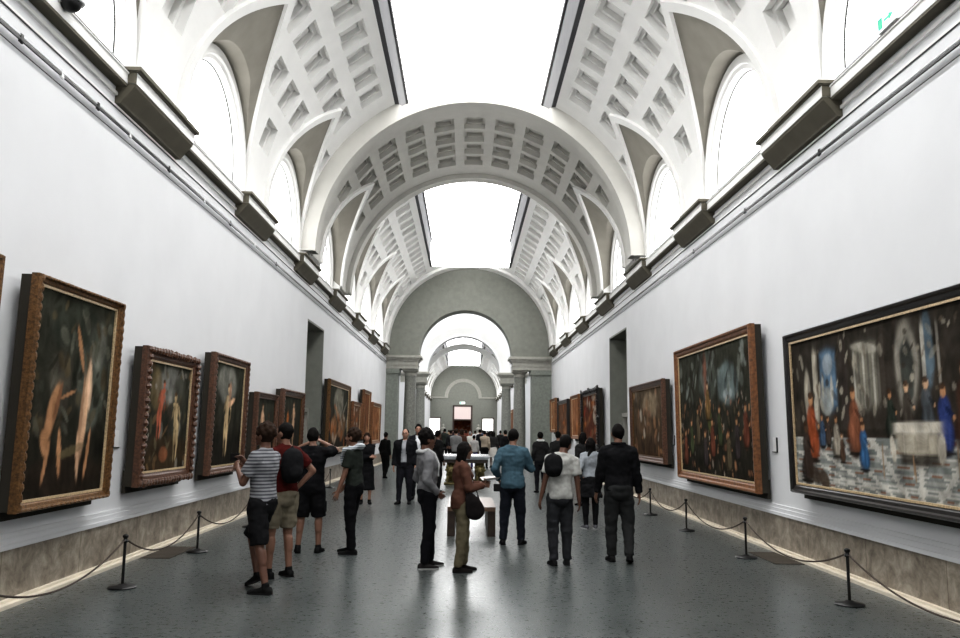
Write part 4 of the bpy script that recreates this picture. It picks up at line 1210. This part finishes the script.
    if jacket:
        def cut(p, s=s):
            inv = p/s
            return abs(inv.x-px) < .055+.03*max(0, 1.25-inv.z) and inv.y > py+.03 and inv.z < 1.53
        upper(.032, hem, sleeves, topmat or cloth(top), 'jacket', .007, cut=cut)
    else:
        upper(.02+loose*.3, hem, sleeves, topmat or cloth(top), 'shirt', .008)
    # shoes
    for sd in (-1, 1):
        ft = feet.get(sd, (sd*.1, 0, 0, sd*8, 0)); a = R(-ft[3]); an = AN[sd]; lift = ft[4]
        tilt = R(min(55, lift*420)) if lift > .01 else 0
        rot = Matrix.Rotation(a, 3, 'Z') @ Matrix.Rotation(-tilt, 3, 'X')
        m = MB(); sec = [(-.075, .022, .05), (-.06, .036, .075), (-.02, .038, .085), (.03, .038, .08), (.08, .044, .06), (.13, .047, .048), (.17, .038, .04), (.195, .018, .03)]
        vs = []; n = 12
        oz = 0 if not tilt else 0
        for (y, hw_, hh) in sec:
            for i in range(n):
                t = 2*PI*i/n; x = hw_*math.copysign(abs(math.cos(t))**.7, math.cos(t)); z = hh*.5+hh*.5*math.copysign(abs(math.sin(t))**.6, math.sin(t))
                p = rot @ Vector((x, y, z-.085)); vs.append(Vector((an.x, an.y, an.z))+p)
        zmin = min(v.z for v in vs)
        vs = [v-Vector((0, 0, zmin)) if tilt == 0 else v+Vector((0, 0, -zmin)) for v in vs]
        fs = [(j*n+i, j*n+(i+1) % n, (j+1)*n+(i+1) % n, (j+1)*n+i) for j in range(len(sec)-1) for i in range(n)]
        fs += [tuple(range(n))[::-1], tuple((len(sec)-1)*n+i for i in range(n))]
        m.add(vs, fs)
        m.capsule(an+Vector((0, 0, -.02)), an+Vector((0, 0, .01)), .043, .041)
        sh = plain(m, 'shoe', cloth(shoes, .2))
        if q == 1:
            m = MB(); vs2 = []
            for (y, hw_, hh) in sec:
                for x in (-hw_-.003, hw_+.003):
                    for z in (0, .016):
                        p = rot @ Vector((x, y, z-.085)); vs2.append(Vector((an.x, an.y, an.z))+p-Vector((0, 0, zmin)))
            fs = []
            for j in range(len(sec)-1):
                A = j*4; B = A+4
                fs += [(A, B, B+1, A+1), (A+2, A+3, B+3, B+2), (A, A+2, B+2, B), (A+1, B+1, B+3, A+3)]
            fs += [(0, 1, 3, 2), (28, 30, 31, 29)]
            m.add(vs2, fs); o = sc(m).obj('sole', cloth(shoe_sole), sh)
    info = dict(root=root, s=s, mp=mp, hp=hp, WR=WR, EL=EL, SH=SH, part=part, plain=plain, loc=loc, rz=rz, KN=KN, HP=HP, AN=AN)
    return info

def held(info, m, name, mt, label, cat, rem=0, w=0):
    """a separate top-level thing modelled in the carrier's own axes"""
    s = info['s']; m.v = [(v[0]*s, v[1]*s, v[2]*s) for v in m.v]
    o = remeshed(m, name, mt, rem, None, 2, w) if rem else m.obj(name, mt)
    o.location = info['loc']; o.rotation_euler = (0, 0, info['rz'])
    return tag(o, label, cat)

def camera_phone(p, label, y=.1):
    c = (p['WR'][-1]+p['WR'][1])/2+Vector((0, y, .09))
    m = MB(); m.box(c.x-.075, c.x+.075, c.y-.006, c.y+.006, c.z-.04, c.z+.04)
    m.box(c.x+.04, c.x+.065, c.y+.006, c.y+.012, c.z+.005, c.z+.03)
    held(p, m, 'smartphone', M['black'], label, 'phone')

def backpack(p, c, label, sz=(.15, .09, .2), mt=(.012, .012, .013), strap=True):
    m = MB(); c = Vector(c)
    m.ell(c, sz, n=18, m=12, fn=lambda q: Vector((math.copysign(abs(q.x/sz[0])**.75*sz[0], q.x), q.y, math.copysign(abs(q.z/sz[2])**.8*sz[2], q.z))))
    m.ell(c+Vector((0, -sz[1]*.75, -sz[2]*.35)), (sz[0]*.7, sz[1]*.5, sz[2]*.4), n=12, m=8)
    m.tube([c+Vector((-.03, .02, sz[2]*.95)), c+Vector((0, .0, sz[2]*1.18)), c+Vector((.03, .02, sz[2]*.95))], .009, 6)
    return held(p, m, 'backpack', cloth(mt), label, 'bag', .012, .004)

D90 = PI/2
# 1 man in striped tee
p = person((-2.17, 8.38, 0), R(70), 1.68, 'man in grey-and-white striped tee and black shorts holding a phone up, nearest on the left', 'brown', 'curly', 'brown',
           topmat=stripe_mat('striped_jersey', (.22, .225, .235), (.05, .05, .06), .034, .45), sleeves='short', hem=.90, legs='shorts', bottom=(.012, .012, .013), leg_hem=1.0, loose=.012,
           hands={-1: (-.09, .30, 1.27), 1: (.10, .32, 1.31)}, poles={-1: (-.5, -.3, -1), 1: (.5, -.3, -1)}, feet={-1: (-.13, -.14, 0, -6, 0), 1: (.16, .16, 0, 10, .05)}, pshift=(0, .03, -.015), head=(0, 4, 0), lean=0, curl=.9)
camera_phone(p, 'black smartphone held up by the man in the striped tee')
# 2 red shirt
p = person((-2.16, 9.15, 0), R(48), 1.69, 'man in dark red tee and khaki shorts with hand on hip behind the striped-tee man', 'tan', 'short', 'black', top=(.055, .008, .007), sleeves='short', hem=.92,
           legs='shorts', bottom=(.17, .15, .11), leg_hem=.86, loose=.008, hands={1: (.20, .0, 1.0), -1: (-.2, .22, 1.2)}, poles={1: (1, -.5, 0), -1: (-.3, -.3, -1)},
           feet={-1: (-.13, .03, 0, -5, 0), 1: (.11, -.02, 0, 8, 0)}, head=(20, 0, 0), curl=.8)
backpack(p, (-.03, -.19, 1.26), 'black backpack worn by the man in the dark red tee', sz=(.14, .09, .2))
# 3 black tee photographing
p = person((-2.19, 10.95, 0), R(4), 1.64, 'man in black tee and black cargo shorts photographing a painting, seen from behind', 'tan', 'short', 'black', top=(.008, .008, .009), sleeves='short', hem=.90,
           legs='shorts', bottom=(.010, .010, .011), leg_hem=1.0, loose=.012, hands={1: (.10, .22, 1.55), -1: (-.10, .22, 1.52)}, poles={1: (1, .1, -.55), -1: (-1, .1, -.55)},
           feet={-1: (-.15, 0, 0, -10, 0), 1: (.13, .02, 0, 14, 0)}, head=(0, 0, 0), curl=.8, build=1.08)
for sd in (-1, 1):
    m = MB(); kk = p['HP'][sd].lerp(p['KN'][sd], .62); m.box(kk.x+sd*.10-.018, kk.x+sd*.10+.018, kk.y-.06, kk.y+.06, kk.z-.09, kk.z+.06); p['part'](m, 'cargo_pocket', cloth((.010, .010, .011)), .01)
camera_phone(p, 'black smartphone held at eye level by the man in the black tee', .08)
# 4 man with light sweater over the shoulders
p = person((-1.62, 10.92, 0), R(78), 1.63, 'man in dark shirt with a pale striped scarf round his shoulders, facing left', 'tan', 'curly', 'brown', top=(.022, .026, .022), sleeves='short', hem=.93,
           bottom=(.008, .008, .009), hands={-1: (-.22, .17, .80), 1: (.2, .2, .93)}, feet={-1: (-.12, -.05, 0, -4, 0), 1: (.1, .06, 0, 8, 0)}, lean=2, head=(0, 3, 0), curl=.6)
m = MB()
m.tube([p['mp']((-.16, -.02, 1.46)), p['mp']((-.10, -.10, 1.50)), p['mp']((0, -.125, 1.50)), p['mp']((.10, -.10, 1.50)), p['mp']((.16, -.02, 1.46))], [(.05, .03), (.055, .04), (.06, .045), (.055, .04), (.05, .03)], 12)
for sd in (-1, 1): m.tube([p['mp']((sd*.16, -.03, 1.47)), p['mp']((sd*.12, .09, 1.45)), p['mp']((sd*.06, .145, 1.36)), p['mp']((sd*.05, .15, 1.22))], [.045, .045, .038, .03], 12)
p['part'](m, 'scarf', stripe_mat('grey_white_knit', (.50, .53, .55), (.20, .22, .24), .03, .45), .012, .006)
# 5 woman in black
p = person((-2.33, 18.1, 0), R(186), 1.56, 'woman in black dress facing the camera with arms folded, by the left wall', 'light', 'long', 'brown', top=(.01, .01, .011), legs='skirt', bottom=(.01, .01, .011), leg_hem=.35, woman=True,
           hands={-1: (.10, .17, 1.12), 1: (-.10, .2, 1.15)}, poles={-1: (-.6, .1, -1), 1: (.6, .1, -1)}, q=2, hem=.95)
m = MB(); m.ell((.24, .05, .88), (.10, .12, .15), n=14, m=10); m.tube([(.24, -.03, 1.0), (.21, -.02, 1.25), (.16, .0, 1.47), (.16, .12, 1.35), (.25, .12, 1.0)], .013, 6)
held(p, m, 'shoulder_bag', cloth((.012, .012, .013)), 'black shoulder bag hanging at the side of the woman in black dress', 'bag', .014)
# 6, 7 men facing the camera
p = person((-1.48, 18.2, 0), R(172), 1.66, 'heavier man with glasses in open black jacket over grey tee, facing the camera', 'light', 'bald', 'black', top=(.012, .012, .014), under=(.33, .34, .36), jacket=True, hem=.82,
           bottom=(.016, .016, .02), feet={-1: (-.12, 0, 0, -12, 0), 1: (.12, .05, 0, 12, 0)}, build=1.12, q=2)
m = MB()
for sd in (-1, 1):
    P = [p['hp'](sd*.032+.02*math.cos(2*PI*i/10), .1, .008+.015*math.sin(2*PI*i/10)) for i in range(11)]; m.tube(P, .003, 5)
m.tube([p['hp'](-.012, .104, .01), p['hp'](.012, .104, .01)], .003, 5)
p['plain'](m, 'glasses', M['black'])
p = person((-1.27, 19.5, 0), R(184), 1.77, 'taller man in white shirt and dark open jacket behind the man with glasses', 'light', 'short', 'black', top=(.012, .012, .015), under=(.75, .76, .78), jacket=True, hem=.85, bottom=(.015, .015, .018), q=2)
# 8 
p = person((-2.85, 27.6, 0), R(-25), 1.55, 'person all in black walking away beside the left sage pier', 'tan', 'short', 'black', top=(.01, .01, .01), bottom=(.01, .01, .01), hem=.75, feet={-1: (-.09, .12, 0, 0, 0), 1: (.09, -.14, 0, 0, .04)}, q=2, woman=True)
# 9 man in grey sweater
p = person((-.60, 9.85, 0), R(-72), 1.63, 'man in grey sweater with pale raglan stripe and black trousers in profile, hand in pocket', 'brown', 'curly', 'black', top=(.16, .16, .165), sleeves='long', hem=.90,
           bottom=(.008, .008, .010), shoes=(.02, .018, .018), shoe_sole=(.3, .3, .29), hands={1: (.17, .12, .95), -1: (-.17, .12, .95)}, poles={1: (.5, -1, 0), -1: (-.5, -1, 0)}, feet={-1: (-.12, .10, 0, -6, 0), 1: (.1, -.04, 0, 6, 0)}, lean=-5, head=(0, -2, 0), pshift=(0, .03, 0), curl=1.0)
m = MB()
for sd in (-1, 1): m.tube([p['mp']((sd*.085, -.085, 1.47)), p['mp']((sd*.11, -.0, 1.49)), p['mp']((sd*.10, .09, 1.43)), p['mp']((sd*.13, .125, 1.3)), p['mp']((sd*.14, .10, 1.15))], [.024, .026, .024, .018, .012], 8)
m.tube([p['mp']((-.09, -.08, 1.48)), p['mp']((0, -.11, 1.48)), p['mp']((.09, -.08, 1.48))], .028, 8)
p['part'](m, 'raglan_stripe', cloth((.42, .42, .42)), .011, .003)
# 10 woman with booklet
p = person((-.17, 9.62, 0), R(-78), 1.50, 'woman in brown cardigan and khaki trousers reading an open white booklet', 'tan', 'long', 'black', top=(.085, .042, .03), sleeves='long', hem=.84, bottom=(.115, .10, .065), loose=.008,
           shoes=(.015, .013, .012), woman=True, hands={-1: (-.09, .30, 1.17), 1: (.10, .29, 1.15)}, poles={-1: (-.5, -.4, -1), 1: (.5, -.4, -1)}, feet={-1: (-.09, .05, 0, -4, 0), 1: (.08, -.05, 0, 4, 0)}, head=(0, -8, 0), curl=.9)
m = MB(); 
for sg in (-1, 1): m.add([(0, .30, 1.215), (sg*.17, .29, 1.25), (sg*.17, .50, 1.27), (0, .51, 1.235)], [(0, 1, 2, 3)]); m.add([(0, .30, 1.209), (sg*.17, .29, 1.243), (sg*.17, .50, 1.263), (0, .51, 1.229)], [(3, 2, 1, 0)])
held(p, m, 'open_booklet', mat('booklet_paper', (.62, .61, .58), .7, var=.12, scale=30), 'open white booklet held by the woman in the brown cardigan', 'booklet')
m = MB(); m.ell((.22, .12, .90), (.06, .12, .20), rot=Matrix.Rotation(R(18), 3, 'X'), n=16, m=12, fn=lambda q_: Vector((q_.x, q_.y*(1-.9*q_.z/.3), q_.z))); m.tube([(.21, .02, .96), (.2, .0, 1.15), (.16, .0, 1.46), (.17, .09, 1.3), (.21, .2, .98)], .011, 6)
held(p, m, 'shoulder_bag', cloth((.014, .012, .012)), 'dark slouchy shoulder bag on the woman in the brown cardigan', 'bag', .011, .005)
# 11 denim shirt
p = person((.565, 11.9, 0), R(-8), 1.66, 'man in blue denim shirt and dark jeans seen from behind by the bench', 'tan', 'short', 'black', top=(.055, .098, .125), sleeves='long', hem=.86, bottom=(.014, .016, .022), build=1.06,
           hands={1: (.12, .26, 1.22), -1: (-.23, .12, .97)}, poles={1: (.8, -.5, -.8), -1: (-.5, -1, -.2)}, feet={-1: (-.14, -.02, 0, -10, 0), 1: (.13, .05, 0, 14, 0)}, head=(-5, -6, 0), curl=.8, loose=.004)
m = MB(); m.box(-.31, -.19, .12, .24, .78, .90); m.tube([(-.25, .24, .84), (-.25, .29, .84)], .04, 12)
held(p, m, 'camera', M['black'], 'small black camera held low by the man in the denim shirt', 'camera', .01)
# 12 white tee
p = person((1.05, 10.12, 0), R(6), 1.60, 'person in white tee and dark grey jeans with arms hanging, seen from behind', 'brown', 'short', 'black', top=(.36, .36, .34), sleeves='short', hem=.89, bottom=(.030, .031, .034),
           hands={-1: (-.27, .02, .84), 1: (.27, .02, .83)}, feet={-1: (-.09, .0, 0, -6, 0), 1: (.1, .03, 0, 10, 0)}, head=(-40, -18, 6), side=4, curl=.6, loose=.005)
backpack(p, (-.13, -.19, 1.33), 'round black backpack slung on the left shoulder of the person in the white tee', sz=(.125, .09, .155))
# 13 girl
p = person((2.02, 13.9, 0), R(2), 1.53, 'girl in pale grey top, black skirt and leggings seen from behind', 'light', 'long', 'black', top=(.27, .29, .31), sleeves='long', hem=.97, legs='skirt_leggings', bottom=(.012, .012, .013), leg_hem=.60, woman=True,
           shoes=(.10, .10, .11), shoe_sole=(.5, .5, .5), hands={-1: (-.21, .1, 1.0), 1: (.18, .15, 1.0)}, head=(35, 0, 0), feet={-1: (-.1, .0, 0, -14, 0), 1: (.09, .03, 0, 10, 0)})
# 14 man dark sweater
p = person((1.83, 10.38, 0), R(2), 1.73, 'man in black sweater and grey trousers walking away, nearest on the right', 'tan', 'short', 'black', top=(.009, .009, .010), sleeves='long', hem=.90, bottom=(.028, .029, .029), build=1.06, loose=.006,
           hands={-1: (-.27, .1, .86), 1: (.27, .02, .86)}, feet={-1: (-.08, .10, 0, -4, 0), 1: (.10, -.12, 0, 16, .035)}, head=(0, 2, 0), curl=.6)
m = MB(); m.tube([p['mp']((0.085*math.sin(a*PI/6), -.01-.075*math.cos(a*PI/6), 1.50)) for a in range(13)], .022, 8); p['part'](m, 'collar', cloth((.009, .009, .010)), .011)
# 15, 16 dark figures behind
p = person((1.90, 21.9, 0), R(10), 1.62, 'person in black with a small white scarf behind the person in the white tee', 'tan', 'short', 'black', hem=.8, q=2)
m = MB(); m.tube([p['mp']((.09*math.sin(a*PI/6), -.01-.08*math.cos(a*PI/6), 1.50)) for a in range(13)], .036, 8); p['part'](m, 'scarf', cloth((.7, .7, .68)), .016)
person((2.30, 21.2, 0), R(-20), 1.64, 'dark-haired person in black further right behind the person in the white tee', 'tan', 'short', 'black', hem=.85, q=2)
person((2.52, 18.2, 0), R(20), 1.62, 'person in long black coat just left of the girl in the black skirt', 'tan', 'long', 'black', hem=.65, q=2, woman=True)
# the crowd further down the hall: (x pixel column in the survey, distance, height, heading, top, bottom, hair, colour words)
CR = [(438, 21.8, 1.63, -50, (.012, .012, .012), (.01, .01, .01), 'short', 'black', 'person in black coat standing just behind the man in grey sweater'),
      (445, 47, 1.75, 10, (.03, .035, .03), (.01, .01, .01), 'short', 'black', 'man in dark green-black top standing clear of the crowd left of the table'),
      (431, 33, 1.62, 60, (.12, .07, .05), (.03, .03, .03), 'long', 'brown', 'brown-jacketed person with brown hair left of the table'),
      (456, 31, 1.70, 0, (.20, .20, .20), (.02, .02, .02), 'short', 'brown', 'person in grey top right behind the table, left of the woman reading'),
      (462, 36, 1.72, 15, (.07, .035, .025), (.03, .02, .02), 'long', 'brown', 'tall person in brown coat behind the table'),
      (470, 42, 1.60, -20, (.55, .54, .5), (.05, .05, .05), 'short', 'grey', 'grey-haired person in white top behind the table'),
      (474, 35, 1.45, 0, (.35, .34, .33), (.05, .04, .14), 'short', 'black', 'short person in pale top and purple-blue trousers behind the table'),
      (484.5, 36, 1.66, -5, (.33, .28, .22), (.01, .01, .01), 'short', 'black', 'person in beige top and black trousers at right of the table'),
      (493, 36.5, 1.64, 5, (.03, .03, .03), (.62, .6, .56), 'long', 'black', 'dark-haired person in dark top and bulky white skirt by the right column'),
      (505, 33, 1.68, 30, (.012, .012, .014), (.015, .015, .015), 'short', 'black', 'person in black just left behind the denim-shirted man'),
      (451, 41, 1.66, -30, (.02, .02, .022), (.01, .01, .01), 'short', 'black', 'black-dressed person between the brown coat and the clear-standing man'),
      (480, 45, 1.72, 20, (.015, .015, .018), (.02, .02, .02), 'short', 'black', 'tall black-clad person deeper behind the beige top'),
      (489, 46, 1.65, -10, (.02, .018, .018), (.02, .02, .02), 'long', 'black', 'long-haired dark figure between the beige top and the white skirt'),
      (424, 44, 1.7, 160, (.10, .10, .11), (.02, .02, .02), 'short', 'brown', 'grey-clad person near the foot of the left granite column'),
      (432, 48, 1.66, 0, (.015, .015, .015), (.01, .01, .01), 'short', 'black', 'black-clad person passing under the near arch at left'),
      (500, 49, 1.68, 0, (.015, .015, .015), (.02, .02, .03), 'short', 'black', 'dark figure passing under the near arch at right'),
      (440, 57, 1.68, 0, (.05, .03, .025), (.02, .02, .02), 'short', 'brown', 'dark brown figure by the left column of the farther arch'),
      (457, 54, 1.7, 180, (.04, .04, .05), (.02, .02, .02), 'short', 'black', 'dark person facing the camera under the middle of the far arch'),
      (466, 58, 1.72, 0, (.16, .05, .035), (.03, .02, .02), 'long', 'brown', 'person in red-brown top in the centre of the far crowd'),
      (475, 56, 1.66, 0, (.5, .5, .5), (.04, .04, .05), 'short', 'brown', 'small far figure in pale grey top, centre right'),
      (483, 60, 1.70, 0, (.06, .09, .16), (.02, .02, .02), 'short', 'black', 'small far figure in a blue top'),
      (491, 62, 1.70, 0, (.02, .02, .02), (.02, .02, .02), 'short', 'black', 'small far black figure by the right column of the farther arch'),
      (449, 66, 1.70, 0, (.22, .16, .10), (.03, .03, .03), 'short', 'brown', 'small far figure in a tan top, left of centre'),
      (460, 70, 1.75, 0, (.03, .02, .02), (.02, .02, .02), 'short', 'black', 'distant dark figure straight below the far doorway, left one'),
      (470, 74, 1.72, 0, (.25, .10, .06), (.02, .02, .02), 'short', 'brown', 'distant figure in an orange-brown top below the far doorway'),
      (479, 72, 1.72, 0, (.5, .48, .45), (.02, .02, .02), 'short', 'brown', 'distant figure in a whitish top right of the far doorway'),
      (444, 78, 1.72, 0, (.02, .02, .03), (.02, .02, .02), 'short', 'black', 'distant dark figure near the left bright panel'),
      (487, 80, 1.72, 0, (.03, .02, .02), (.02, .02, .02), 'short', 'black', 'distant dark figure near the right bright panel'),
      (453, 86, 1.74, 0, (.05, .03, .03), (.02, .02, .02), 'short', 'brown', 'farthest figure left of the doorway'),
      (464, 90, 1.74, 0, (.08, .04, .03), (.02, .02, .02), 'short', 'brown', 'farthest figure in the mouth of the doorway')]
rnd = random.Random(5)
for (px_, D, H, rz, tp, bt, hs, hcx, lb) in CR:
    x = -.134+(px_-465.5)/800*D
    fw = rnd.uniform(-.12, .12)
    person((x, D, 0), R(rz), H, lb, rnd.choice(['tan', 'light', 'brown']), hs, hcx, top=tp, bottom=bt, hem=rnd.choice([.85, .9, .78]), q=3, face=False, woman=(hs == 'long'),
           legs='skirt' if bt[0] > .5 else 'trousers', leg_hem=.5 if bt[0] > .5 else None,
           sleeves='long', feet={-1: (-.1, fw, 0, -8, 0), 1: (.1, -fw, 0, 8, 0)}, hands={rnd.choice([-1, 1]): (rnd.uniform(-.1, .1), .28, rnd.uniform(1.0, 1.3))})

# ------------------------------------------------------------------ light and camera
w = bpy.data.worlds.new('world'); scene.world = w; w.use_nodes = True
w.node_tree.nodes['Background'].inputs[0].default_value = (1, 1, 1, 1); w.node_tree.nodes['Background'].inputs[1].default_value = .3

def make_camera():
    cd = bpy.data.cameras.new('camera'); cam = bpy.data.objects.new('camera', cd); COL.objects.link(cam)
    cd.sensor_width = 36; cd.lens = 30; cd.clip_end = 300
    yaw, pitch, roll = R(.93), R(7.98), R(.68)
    cam.location = (-.134, 0, 1.62)
    # right-hand look: yaw clockwise seen from above, pitch up, then roll
    m = Matrix.Rotation(-yaw, 3, 'Z') @ Matrix.Rotation(R(90)+pitch, 3, 'X') @ Matrix.Rotation(roll, 3, 'Z')
    cam.rotation_euler = m.to_euler()
    scene.camera = cam
make_camera()
scene.view_settings.view_transform = 'Standard'
scene.view_settings.look = 'Medium High Contrast'
scene.view_settings.exposure = .12
